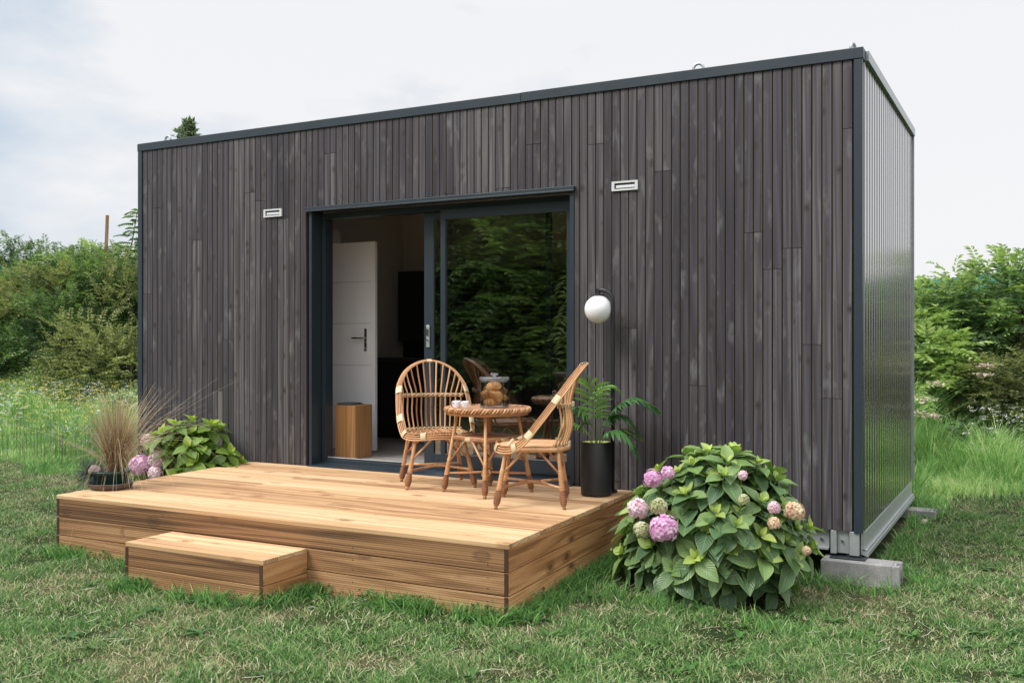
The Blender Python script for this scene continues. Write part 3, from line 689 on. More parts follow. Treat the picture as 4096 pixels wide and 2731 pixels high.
# ------------------------------------------------------------------ the cabin
HX0, HX1, HY1, ZB, ZT = -6.95, 0.0, 2.92, .26, 3.50
OX0, OX1, OZ1 = -4.735, -2.155, 2.735       # opening in the cladding
cabin = empty('cabin', (0, 0, 0), 0, 'small flat-roofed cabin clad in dark stained vertical boards with a sliding glass door', 'cabin')
mb = MB(); me_edge = []
pitch = .0675; x = HX0+.055; ncol = int((HX1-.055-x)/pitch); pitch = (HX1-.055-x)/ncol; rd = random.Random(3)
def strip(mb, xa, xb, za, zb, r):
    c = .0035; gdep = .020; yb = .030; y0 = 0.0
    P = [(xa, yb), (xa, y0+c), (xa+c, y0), (xb-c, y0), (xb, y0+c), (xb, yb)]
    n = len(P); vs = [(a, b, za) for a, b in P]+[(a, b, zb) for a, b in P]
    mb.add(vs, [(2, 3, n+3, n+2)], r, 0)
    mb.add(vs, [(0, 1, n+1, n), (1, 2, n+2, n+1), (3, 4, n+4, n+3), (4, 5, n+5, n+4), tuple(range(n-1,-1,-1)), tuple(range(n, 2*n))], r, 1)
r1 = .5; joints = []
for i in range(ncol):
    xa = x+i*pitch; xb = xa+pitch-.0065
    if i % 2 == 0:
        joints = sorted(set([rd.uniform(.45, 3.35)] if rd.random() < .62 else [])); tones = [rd.random() for _ in range(4)]
    zt = ZT-.03; segs = []; z = ZB
    for j in joints+[zt]:
        segs.append((z, j-.0035 if j != zt else j)); z = j
    for q, (za, zb) in enumerate(segs):
        r = tones[q]*.9+.05*(i % 2)
        if xb > OX0 and xa < OX1:
            if xa < OX0: xb_ = OX0
            za = max(za, OZ1+.03)
            if zb <= za+.01: continue
            strip(mb, xa, xb, za, zb, r)
        else: strip(mb, xa, xb, za, zb, r)
clad = mb.build('wood_cladding', [M['clad'], M['clad_edge']], cabin)
# shell behind the cladding (with the door opening), rear and left walls, roof, interior
mb = MB()
YI = .20
mb.box(HX0+.02, OX0-.03, .032, YI, ZB+.01, 3.45, .5); mb.box(OX1+.03, HX1-.03, .032, YI, ZB+.01, 3.45, .5); mb.box(OX0-.03, OX1+.03, .032, YI, OZ1+.03, 3.45, .5)
mb.build('wall_core', M['black'], cabin)
mb = MB(); mb.box(OX0-.5, OX0-.05, YI+.002, YI+.03, .47, 3.05, .5); mb.box(OX1+.05, -.35, YI+.002, YI+.03, .47, 3.05, .5)
mb.box(OX0-.05, OX1+.05, YI+.002, YI+.03, OZ1+.02, 3.05, .5)
mb.box(-5.62, -.35, 2.70, 2.75, .47, 3.05, .5)                    # back wall
mb.box(-5.66, -5.60, YI+.03, 2.70, .47, 3.05, .5)                 # partition on the left
mb.box(-.35, -.30, YI, 2.75, .47, 3.05, .5)
mb.build('interior_wall', M['wall'], cabin)
mb = MB(); mb.box(-5.66, -.30, YI, 2.75, 3.052, 3.09, .5); mb.build('interior_ceiling', M['wall'], cabin)
mb = MB()
yy = YI; i = 0
while yy < 2.7:
    xs_ = -5.6+(i % 3)*-.5
    while xs_ < -.35:
        xe = min(xs_+1.3, -.352); mb.box(max(xs_, -5.6), xe-.002, yy, min(yy+.188, 2.70), .42, .47, random.random()); xs_ += 1.3
    yy += .19; i += 1
mb.build('interior_floor', M['floor'], cabin)
mb = MB(); mb.box(HX0+.01, HX1-.03, 2.76, HY1-.03, ZB, 3.47, .5); mb.box(HX0+.012, HX0+.05, .21, 2.76, ZB, 3.47, .5); mb.box(-.10, -.035, .21, 2.76, ZB, 3.47, .5)
mb.box(HX0+.05, -.10, .21, 2.76, ZB+.02, .41, .5)
mb.build('wall_panel', M['black'], cabin)
mb = MB(); mb.box(HX0, HX1-.005, .0, HY1, 3.472, 3.51, .5); mb.build('roof', M['dark'], cabin)
# flashing along the eaves and round the sides
mb = MB(); mb.box(HX0-.012, -2.6, -.014, .10, 3.462, 3.538, .5); mb.box(-2.597, HX1+.012, -.0145, .10, 3.464, 3.540, .5)
mb.box(HX0-.012, HX0+.1, .10, HY1+.01, 3.462, 3.538, .5)
mb.build('roof_flashing', M['dark'], cabin, bevel=.003)
mb = MB(); mb.box(HX1-.1, HX1+.032, .102, HY1+.012, 3.468, 3.540, .5); mb.build('roof_flashing', simple('flashing_sky_sheen', (.30,.33,.35), .3, .5), cabin, bevel=.003)  # same flashing in a paler base colour, standing for the light it reflects
mb = MB(); mb.box(HX0-.008, HX0+.050, -.010, .03, ZB-.005, 3.460, .5); mb.build('corner_trim', M['dark'], cabin, bevel=.002)
mb = MB(); mb.box(HX1-.050, HX1+.006, -.010, .03, ZB-.01, 3.462, .5); mb.build('corner_trim', M['dark'], cabin, bevel=.002)
# ribbed metal side
mb = MB(); y = .032; P = []; p = .118
while y < HY1-.02:
    P += [(0.0, y), (-.0003, y+p*.25), (0.0, y+p*.50), (.0085, y+p*.515), (.0088, y+p*.74), (.0085, y+p*.97), (.0, y+p*.985)]; y += p
for i in range(len(P)-1):
    (xa, ya), (xb, yb) = P[i], P[i+1]
    if yb-ya < 1e-6 and xb-xa < 1e-6: continue
    if yb > HY1: yb = HY1
    mb.add([(xa,ya,ZB), (xb,yb,ZB), (xb,yb,3.467), (xa,ya,3.467)], [(0,1,2,3)], .5)
side = mb.build('metal_siding', M['steel'], cabin)
scr = None
y = .032+p*.3
while y < HY1-.05:
    for z in (.36, 1.30, 2.28):
        if scr is None:
            q_ = MB(); q_.lathe([(0,.0), (.0045,.0), (.0045,.003), (0,.004)], 6); q_.v = [(b_[2], b_[0], b_[1]) for b_ in q_.v]; scr = q_.build('siding_screw', M['screw'], cabin); o_ = scr
        else: o_ = scr.copy(); COL.objects.link(o_)
        o_.location = (.002, y, z)
    y += p
# side rear trim
mb = MB(); mb.box(-.04, .024, HY1-.002, HY1+.012, ZB, 3.467, .5); mb.build('rear_trim', M['galv'], cabin)
# chassis
mb = MB()
mb.prism([(-.012,.10), (.035,.085), (.035,.115), (-.006,.125), (-.006,.25), (-.012,.25)], .05, HY1-.05, 'y', .5)
mb.map(lambda a,b,c: (a, b, c))
beam = mb.build('chassis_beam', M['galv'], cabin)
mb = MB(); mb.box(-.010, .012, .06, HY1-.06, .130, .252, .5); mb.box(.012, .030, .06, HY1-.06, .122, .136, .5); mb.build('sole_plate', M['galv'], cabin, bevel=.002)
mb = MB(); mb.box(-6.9, -.22, .045, .055, .125, .255, .5); mb.box(-6.9, -.22, .010, .0445, .118, .130, .5); mb.box(-6.9, -.22, .010, .0445, .250, .2585, .5); mb.build('front_beam', M['galv'], cabin)
mb = MB(); mb.box(-.205, -.165, .004, .05, .098, .257, .5); mb.box(-.164, -.082, .030, .05, .10, .257, .5); mb.box(-.081, -.018, .003, .05, .095, .257, .5)
mb.build('corner_bracket', M['galv'], cabin, bevel=.003)
for xb_, yb_ in ((-.13,.028), (-.27,.043), (-.36,.043)):
    mb = MB(); mb.lathe([(0,0), (.011,0), (.011,.009), (.006,.009), (.006,.018), (0,.018)], 6); mb.v = [(xb_+a, yb_-c, .185+b) for a, b, c in mb.v]; mb.build('bolt', M['chrome'], cabin)
mb = MB(); mb.box(-.10, -.005, .01, .10, .085, .0945, .5); mb.box(-.20, .03, -.06, .12, .078, .0845, .5); mb.box(-.085, -.02, .02, .09, .0945, .25, .5)
mb.build('support_foot', M['steelbase'], cabin)
# lifting eyes
for (x_, y_, rz) in ((-6.62,.07,0), (-1.16,.07,.1), (-.07,.09,1.35), (-6.6,2.7,0)):
    mb = MB(); pts = [(math.cos(a)*.036*math.cos(rz), math.cos(a)*.036*math.sin(rz), math.sin(a)*.036+.018) for a in [2*PI*k/20 for k in range(20)]]
    mb.tube(pts, .011, 8, closed=True); mb.lathe([(0,-.02), (.024,-.02), (.024,.0), (.012,.004), (0,.004)], 12)
    mb.build('lifting_eye', M['galv'], cabin, smooth=True, loc=(x_, y_, 3.545))
# wall vents
for (xa, zc, ln) in ((-5.185, 2.735, .215), (-1.71, 2.729, .21)):
    e = MB(); w, hh, y0, y1 = ln/2, .036, -.016, -.001
    e.box(xa-w, xa+w, y0, y1, zc+hh-.014, zc+hh, .5); e.box(xa-w, xa+w, y0, y1, zc-hh, zc-hh+.014, .5)
    e.box(xa-w, xa-w+.022, y0, y1, zc-hh+.014, zc+hh-.014, .5); e.box(xa+w-.022, xa+w, y0, y1, zc-hh+.014, zc+hh-.014, .5)
    v = e.build('vent', M['vent'], cabin)
    q = MB(); q.box(xa-w+.022, xa+w-.022, -.006, -.0005, zc-.022, zc+.022, .5); q.build('vent_slot', M['black'], v)
    q = MB(); q.box(xa-w+.034, xa+w-.026, -.010, -.0065, zc-.014, zc+.006, .5)
    for k in range(12): xx_ = xa-w+.036+k*(ln-.066)/12; q.box(xx_, xx_+.004, -.0125, -.0102, zc-.014, zc+.006, .5)
    q.build('vent_mesh', M['vent_in'], v)
# trim around the opening
mb = MB(); mb.box(OX0-.045, OX1+.035, -.042, .12, 2.728, 2.756, .5); mb.box(OX0-.045, OX1+.035, -.044, -.040, 2.715, 2.728, .5); mb.build('lintel_flashing', M['dark'], cabin, bevel=.002)
mb = MB(); mb.box(OX0-.022, OX0+.008, -.012, .12, .44, 2.7145, .5); mb.build('jamb_trim', M['dark'], cabin, bevel=.002)
mb = MB(); mb.box(OX1-.012, OX1+.022, -.012, .12, .44, 2.7145, .5); mb.build('jamb_trim', M['dark'], cabin, bevel=.002)
mb = MB(); mb.prism([(-.045,.436), (-.045,.428), (.12,.432), (.12,.452)], OX0-.02, OX1+.02, 'x', .5); mb.build('door_sill', M['dark_rev'], cabin, bevel=.001)
# sliding door assembly
FX0, FX1, FZ0, FZ1 = OX0+.008, OX1-.012, .450, 2.715
mb = MB()
mb.box(FX0, FX0+.045, .125, .235, FZ0, FZ1, .5); mb.box(FX1-.045, FX1, .125, .235, FZ0, FZ1, .5); mb.box(FX0+.045, FX1-.045, .125, .235, FZ1-.05, FZ1, .5)
mb.box(FX0+.045, FX1-.045, .125, .235, FZ0, .482, .5); mb.box(FX0+.045, FX1-.045, .155, .165, .482, .492, .5)
mb.build('door_frame', M['dark'], cabin, bevel=.002)
mb = MB(); mb.box(FX0+.045, -3.395, .162, .170, .4925, .4975, .5); mb.box(FX0+.045, -3.395, .205, .212, .4825, .488, .5); mb.build('door_track', M['vent'], cabin)
def panel(x0, x1, y0, y1, zb, zt, st, rail, name='sliding_door'):
    p_ = MB(); p_.box(x0, x0+st[0], y0, y1, zb, zt, .5); p_.box(x1-st[1], x1, y0, y1, zb, zt, .5)
    p_.box(x0+st[0], x1-st[1], y0, y1, zb, zb+rail[0], .5); p_.box(x0+st[0], x1-st[1], y0, y1, zt-rail[1], zt, .5)
    o_ = p_.build(name, M['dark'], cabin, bevel=.003)
    q = MB(); q.box(x0+st[0]+.001, x1-st[1]-.001, (y0+y1)/2, (y0+y1)/2+.0001, zb+rail[0]+.001, zt-rail[1]-.001, .5)
    q = MB(); ym = (y0+y1)/2
    q.add([(x0+st[0]-.004, ym, zb+rail[0]-.004), (x1-st[1]+.004, ym, zb+rail[0]-.004), (x1-st[1]+.004, ym, zt-rail[1]+.004), (x0+st[0]-.004, ym, zt-rail[1]+.004)], [(0,1,2,3)], .5)
    q.build('glass_pane', M['glass'], o_); return o_
d2 = panel(-3.435, FX1-.03, .112, .150, .482, FZ1-.045, (.045,.055), (.115,.085))
tag(d2, 'fixed right pane with dark reflections')
d1 = panel(-3.640, -2.42, .173, .203, .488, FZ1-.052, (.098,.05), (.10,.06))
hb = MB(); hb.box(-3.612, -3.578, .161, .1725, 1.50, 1.69, .5); h_ = hb.build('handle', M['galv'], d1, bevel=.004)
hb = MB(); hb.box(-3.604, -3.586, .152, .1605, 1.60, 1.66, .5); hb.lathe([(0,0), (.008,0), (.008,.012), (0,.012)], 10); hb.v[-40:] = [(-3.595+a, .1605-c, 1.565+b) for a, b, c in hb.v[-40:]]; hb.build('latch', M['chrome'], h_)

# ------------------------------------------------------------------ interior
idr = empty('interior_door', (-5.5, .87, .485), 0, 'white interior door standing open behind the left part of the glazed opening', 'door')
mb = MB(); mb.box(.0, .845, -.02, .02, 0, 2.04, .5); dl = mb.build('door_leaf', M['white'], idr, bevel=.002)
mb = MB()
for z in (.42, .83, 1.24, 1.65): mb.box(.03, .80, -.0212, -.0202, z, z+.004, .5); 
mb.build('groove', simple('groove_grey', (.45,.46,.48), .5), dl)
mb = MB(); mb.box(.72, .752, -.027, -.0205, .97, 1.19, .5); hp = mb.build('handle_plate', M['chrome'], idr, bevel=.003)
mb = MB(); mb.tube(crom([(.736,-.025,1.10), (.736,-.062,1.10), (.70,-.066,1.10), (.60,-.066,1.10)], 4), .009, 8); mb.lathe([(0,0), (.011,0), (.011,.01), (0,.012)], 10); mb.v[-40:] = [(.736+a, -.028-c, .998+b) for a, b, c in mb.v[-40:]]
mb.build('lever', M['chrome'], idr, smooth=True)
bx = empty('wooden_box', (-4.71, .30, .4705), 0, 'tall oak veneer box standing just inside the open doorway', 'box')
mb = MB(); mb.box(0, .235, 0, .26, 0, .49, .4); mb.build('body', M['oak'], bx, bevel=.002)
mb = MB(); mb.box(-4.70, -4.53, .31, .50, .9615, .970, .5); mb.box(-4.695, -4.545, .32, .49, .9705, .980, .5)
tag(mb.build('folded_cloth', M['cloth'], bevel=.004), 'folded dark grey cloth lying on the oak box inside the door', 'cloth')
ac = empty('air_conditioner', (-5.6, .3, 2.42), 0, 'white wall air conditioner above the open interior door', 'air conditioner')
mb = MB(); mb.prism([(0,0), (.12,0), (.19,.04), (.22,.12), (.215,.26), (.18,.30), (0,.30)], 0, .95, 'y', .5); b_ = mb.build('casing', M['white'], ac, bevel=.01)
mb = MB(); mb.prism([(.125,-.006), (.195,.032), (.193,.040), (.123,.004)], .06, .88, 'y', .5); mb.build('louvre', simple('louvre_grey', (.35,.36,.38), .5), ac)
kc = empty('base_cabinet', (-5.59, 2.05, .471), 0, 'black kitchen base unit with dark worktop seen through the open door', 'kitchen unit')
mb = MB(); mb.box(.01, 2.6, .06, .60, 0, .10, .5); mb.box(0, 2.6, .0, .64, .10, .86, .5); mb.build('carcass', M['kitchen'], kc, bevel=.002)
for k in range(4): mb = MB(); mb.box(.004+k*.65, .646+k*.65, -.020, -.001, .105, .80, .5); mb.build('cupboard_door', M['kitchen'], kc, bevel=.002)
mb = MB(); mb.box(-.005, 2.62, -.025, .64, .862, .90, .5); mb.build('worktop', simple('dark_worktop', (.03,.03,.033), .3, 0, .5, 9), kc, bevel=.002)
mb = MB(); mb.tube(crom([(.62,.40,.90), (.62,.40,1.20), (.60,.36,1.27), (.55,.30,1.27), (.53,.27,1.20), (.53,.27,1.16)], 5), .011, 8); mb.build('tap', M['black'], kc, smooth=True)
mb = MB(); mb.box(.0, 2.6, .642, .648, .90, 1.55, .5); mb.build('splashback', M['kitchen'], kc)
wc = empty('wall_cabinet', (-5.42, 2.36, 1.55), 0, 'black kitchen wall cabinet above the worktop', 'cabinet')
mb = MB(); mb.box(0, 2.4, 0, .335, 0, .80, .5); mb.build('carcass', M['kitchen'], wc, bevel=.002)
for k in range(4): mb = MB(); mb.box(.003+k*.6, .597+k*.6, -.019, -.001, .003, .797, .5); mb.build('cupboard_door', M['kitchen'], wc, bevel=.002)
# tall pale cupboard seen through the glass on the right
tw = empty('tall_cupboard', (-2.35, 1.75, .471), 0, 'pale tall cupboard behind the glazed pane on the right', 'cupboard')
mb = MB(); mb.box(0, .9, 0, .9, 0, 2.3, .5); mb.build('carcass', M['wall'], tw, bevel=.003)
for k in range(2): mb = MB(); mb.box(.004+k*.45, .446+k*.45, -.02, -.001, .05, 2.26, .5); mb.build('cupboard_door', M['wall'], tw, bevel=.002)
# display boards leaning at the foot of the glass
PB = M['black']; PG = simple('board_photo_green', (.10,.22,.06), .5, 0, .6, 30); PBR = simple('board_brown_band', (.10,.07,.05), .5, 0, .2)
PW = simple('board_white_print', (.75,.76,.76), .5); PGR = simple('board_grey_print', (.35,.37,.40), .5, 0, .5, 40); PS = simple('board_sky_print', (.35,.50,.72), .5)
ib = empty('info_board', (-2.66, .262, .4705), 0, 'dark leaflet board with white icons and small photos at the foot of the glass', 'board')
mb = MB(); mb.box(0, .225, 0, .006, 0, .30, .5); mb.build('panel', PB, ib)
mb = MB(); mb.box(.0, .225, -.0012, -.0002, .13, .185, .5); mb.build('text_band', PBR, ib)
mb = MB()
for k in range(3): mb.box(.062+k*.052, .105+k*.052, -.0012, -.0002, .197, .232, .5)
mb.build('picture_row', PGR, ib)
mb = MB()
for k in range(3): mb.box(.068+k*.052, .100+k*.052, -.0012, -.0002, .240, .252, .5)
for k in range(9): mb.box(.10+k*.011, .108+k*.011, -.0024, -.0014, .168, .175, .5)
for k in range(6): mb.box(.150+k*.008, .156+k*.008, -.0024, -.0014, .150, .158, .5)
for zc in (.21, .16):
    pts = [(math.cos(2*PI*k/16)*.011+.032, -.0016, math.sin(2*PI*k/16)*.011+zc) for k in range(16)]; mb.tube(pts, .0014, 4, closed=True); mb.box(.030, .034, -.0024, -.0014, zc-.004, zc+.005, .5)
mb.build('icon_print', PW, ib)
pb = empty('photo_board', (-2.425, .262, .4705), 0, 'photo board showing a cabin and garden at the foot of the glass', 'board')
mb = MB(); mb.box(0, .215, 0, .006, 0, .30, .5); mb.build('panel', PGR, pb)
mb = MB(); mb.box(.0, .215, -.0012, -.0002, .175, .30, .5); mb.build('garden_print', PG, pb)
mb = MB(); mb.box(.03, .10, -.0024, -.0014, .19, .26, .5); mb.build('cabin_print', M['clad'], pb)
mb = MB(); mb.box(.0, .02, -.0024, -.0014, .26, .30, .5); mb.box(.15, .19, -.0024, -.0014, .20, .29, .5); mb.build('sky_print', PS, pb)
mb = MB(); mb.prism([(.0,.125), (.12,.165), (.12,.172), (.0,.132)], -.0024, -.0014, 'y', .5); mb.prism([(.05,.10), (.09,.10), (.075,.13), (.06,.13)], -.0024, -.0014, 'y', .5); mb.build('terrace_print', PW, pb)

# ------------------------------------------------------------------ concrete blocks
def cinder(x0, y0, z0, L=.50, D=.20, Hh=.20, rz=0, label=''):
    e = MB(); e.box(0, L-.05, 0, D, 0, Hh, .5)
    e.box(L-.05, L, 0, .055, 0, Hh, .5); e.box(L-.05, L, D-.055, D, 0, Hh, .5); e.box(L-.049, L-.03, .055, D-.055, 0, Hh-.004, .5)
    o = e.build('concrete_block', M['concrete'], bevel=.004, loc=(x0, y0, z0)); o.rotation_euler = (0,0,rz); tag(o, label, 'block', 'concrete blocks under the cabin'); return o
cinder(-.245, -.13, -.124, rz=0.0, label='grey concrete block under the near right corner of the cabin')
cinder(-.25, 2.42, -.15, rz=0.0, label='grey concrete block under the far right corner of the cabin')
mb = MB(); bm_ = bmesh.new(); bmesh.ops.create_icosphere(bm_, subdivisions=3, radius=1)
def rock(name, loc, sc, mat, label, seed=0, rz=0):
    me = bpy.data.meshes.new(name); b2 = bmesh.new(); bmesh.ops.create_icosphere(b2, subdivisions=3, radius=1)
    for v in b2.verts: v.co = Vector((v.co.x*sc[0], v.co.y*sc[1], v.co.z*sc[2]))*(1+.35*noise.noise(v.co*1.4+Vector((seed,0,0))))
    b2.to_mesh(me); b2.free(); me.materials.append(mat); o = bpy.data.objects.new(name, me); COL.objects.link(o); o.location = loc; o.rotation_euler = (0,0,rz)
    return tag(o, label, 'stone')
rock('stone', (.17, 2.2, -.035), (.065,.06,.05), M['rubble'], 'pale round stone in the grass beside the far block', 3)

# ------------------------------------------------------------------ deck and step
def rib_box(mb, x0, x1, y0, y1, z0, z1, face, r, pitch=.0125, d=.0016):
    """timber board whose outer face is milled with fine grooves; face: '-y', '+x', '-x' or '+z'"""
    a0, a1 = (z0, z1) if face != '+z' else (y0, y1)
    n = max(2, int((a1-a0)/pitch)); pr = []; m = (a1-a0-n*pitch)/2
    for k in range(n):
        b = a0+m+k*pitch; pr += [(b, d*.2), (b+pitch*.22, 0), (b+pitch*.70, 0), (b+pitch*.86, d)]
    pr = [(a0+.0001, .0022), (a0+.002, 0)]+[q for q in pr if a0+.003 < q[0] < a1-.003]+[(a1-.002, 0), (a1-.0001, .0022)]
    if face == '-y': mb.prism([(y1, z0), *[(y0+e, a) for a, e in pr], (y1, z1)], x0, x1, 'x', r)
    elif face == '+z': mb.prism([(y0, z0), *[(a, z1-e) for a, e in pr], (y1, z0)], x0, x1, 'x', r)
    elif face == '+x': mb.prism([(x0, z0), *[(x1-e, a) for a, e in pr], (x0, z1)], y0, y1, 'y', r)
    else: mb.prism([(x1, z0), *[(x0+e, a) for a, e in pr], (x1, z1)], y0, y1, 'y', r)
deck = empty('deck', (-3.4, -1.1, 0), 0, 'low pine terrace deck with three-board sides in front of the cabin', 'deck')
def dmap(a, b, c):
    u = (a+5.293)/(5.293-1.528); t = (b+2.201)/2.19
    return (a-(.179*(1-u)+.106*u)*t+3.4, b+1.1, c)
DX0, DX1, DY0, DY1, DZ = -5.293, -1.528, -2.201, -.012, .427
mb = MB(); nb = 15; wb = (DY1-DY0)/nb
for i in range(nb):
    y0 = DY0+i*wb+(.004 if i else 0); y1 = DY0+(i+1)*wb-.004; cuts = [DX0-.0, DX1+.0]
    if i % 3 == 1: cuts.insert(1, rd.uniform(-4.3,-2.5))
    for a, b in zip(cuts[:-1], cuts[1:]):
        n = 8; dz = rd.uniform(-.0012,.0012)
        rib_box(mb, a+.0012, b-.0012, y0, y1, DZ-.026+dz, DZ+dz, '+z', rd.random())
mb.map(dmap); mb.build('deck_boards', M['deck_x'], deck)
for k in range(3):
    z1 = DZ-.0275-k*.133; z0 = z1-.128
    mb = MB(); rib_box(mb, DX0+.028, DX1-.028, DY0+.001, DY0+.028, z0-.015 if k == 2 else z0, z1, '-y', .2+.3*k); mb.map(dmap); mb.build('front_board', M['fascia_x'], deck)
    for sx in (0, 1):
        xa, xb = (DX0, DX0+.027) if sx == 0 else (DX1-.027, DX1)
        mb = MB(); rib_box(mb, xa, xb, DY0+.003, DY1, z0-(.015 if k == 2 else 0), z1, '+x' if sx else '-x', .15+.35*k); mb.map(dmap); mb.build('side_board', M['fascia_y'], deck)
        mb = MB(); mb.box(xa+.0015, xb-.0015, DY0-.001, DY0+.002, z0-(.014 if k == 2 else -.002), z1-.002, .4); mb.map(dmap); mb.build('board_end', M['endgrain'], deck)
mb = MB()
for xq in (-5.1, -4.4, -3.7, -2.95, -2.25, -1.62):
    mb.box(xq, xq+.045, DY0+.03, DY1-.03, .0, DZ-.027, .5)
mb.map(dmap); mb.build('joist', M['endgrain'], deck)
for xq in (-5.2, -4.2, -2.6, -1.66):
    for k in range(3):
        for dz_ in (-.035, -.095):
            z = DZ-.0275-k*.133+dz_; mb = MB(); mb.lathe([(0,0), (.004,0), (.004,.0015), (0,.002)], 6); mb.v = [(xq+a, DY0+.0005-c, z+b) for a, b, c in mb.v]; mb.map(dmap); mb.build('screw', M['chrome'], deck)
step = empty('deck_step', (-3.52, -2.40, 0), 0, 'low pine box step against the front of the deck', 'step')
SX0, SX1, SY0, SY1, SZ = -4.10, -2.945, -2.603, -2.206, .268
sm = lambda a, b, c: (a+3.52, b+2.40, c)
mb = MB(); ws = (SY1-SY0)/3
for i in range(3): rib_box(mb, SX0, SX1, SY0+i*ws+.0025, SY0+(i+1)*ws-.0025, SZ-.026, SZ, '+z', .2+.3*i)
mb.map(sm); mb.build('tread_board', M['deck_x'], step, bevel=.003)
for k, (z1, z0) in enumerate(((SZ-.0275, SZ-.150), (SZ-.154, -.0))):
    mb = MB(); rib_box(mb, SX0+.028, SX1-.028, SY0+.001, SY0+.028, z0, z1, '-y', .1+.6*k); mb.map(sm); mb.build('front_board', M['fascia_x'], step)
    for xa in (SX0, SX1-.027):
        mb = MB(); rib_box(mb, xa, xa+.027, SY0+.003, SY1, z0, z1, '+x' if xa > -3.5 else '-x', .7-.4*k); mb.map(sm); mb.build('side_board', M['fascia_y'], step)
        mb = MB(); mb.box(xa+.0015, xa+.0255, SY0-.001, SY0+.002, z0+.002, z1-.002, .3); mb.map(sm); mb.build('board_end', M['endgrain'], step)
# ------------------------------------------------------------------ rattan furniture (built in local axes: +x forward, z up, feet on z=0)
def foot_wrap(mb, top, bot, r0, r1, mi=0):
    """coiled rope bulb between two points"""
    def rf(t): return (r0+.002+(r1-r0)*1.15*math.sin(PI*.5*min(1, t/.68))) if t < .68 else (r0+.002+(r1-r0)*1.15*(1-.75*((t-.68)/.32)**1.6))
    T, B = Vector(top), Vector(bot); ax = (B-T); L = ax.length; ax.normalize()
    a = ax.cross(Vector((0,1,0))).normalized(); b = ax.cross(a); turns = 9; n = turns*9; pts = []
    for k in range(n+1):
        t = k/n; rr = rf(t)
        an = 2*PI*turns*t; pts.append(T+ax*L*t+(a*math.cos(an)+b*math.sin(an))*rr)
    mb.tube(pts, .0058, 5, .4)
    # core
    mb.tube([T+ax*L*k/8 for k in range(9)], [rf(k/8)-.001 for k in range(9)], 10, .1)
def leg_mesh(mb, top, foot, wrap_top=.26):
    T, F = Vector(top), Vector(foot); d = T-F
    def at(z): return F+d*(z/d.z)
    mb.tube([at(0), at(.035)], .0125, 8, .45)
    zs = [.125, .15, .18, .22, .25, wrap_top, T.z-.05, T.z]; rs = [.018, .0175, .016, .0145, .0155, .0125, .0125, .0125]
    mb.tube([at(z) for z in zs], rs, 8, .55)
    # wound cane on the lower half
    n = 60; a = Vector((1,0,0)); b = Vector((0,1,0)); pts = []
    for k in range(n*2+1):
        t = k/(n*2); z = .125+(wrap_top-.125)*t; rr = .018-.005*t; an = 2*PI*14*t
        pts.append(at(z)+(a*math.cos(an)+b*math.sin(an))*rr)
    mb.tube(pts, .0035, 4, .7)
    return at
def wrap_band(mb, path, i0, i1, rad, off=(0,0,0)):
    """short wound binding following a path between two indices"""
    seg = [Vector(p)+Vector(off) for p in path[i0:i1+1]]
    mb.tube(seg, rad, 10, random.uniform(.3,.8))
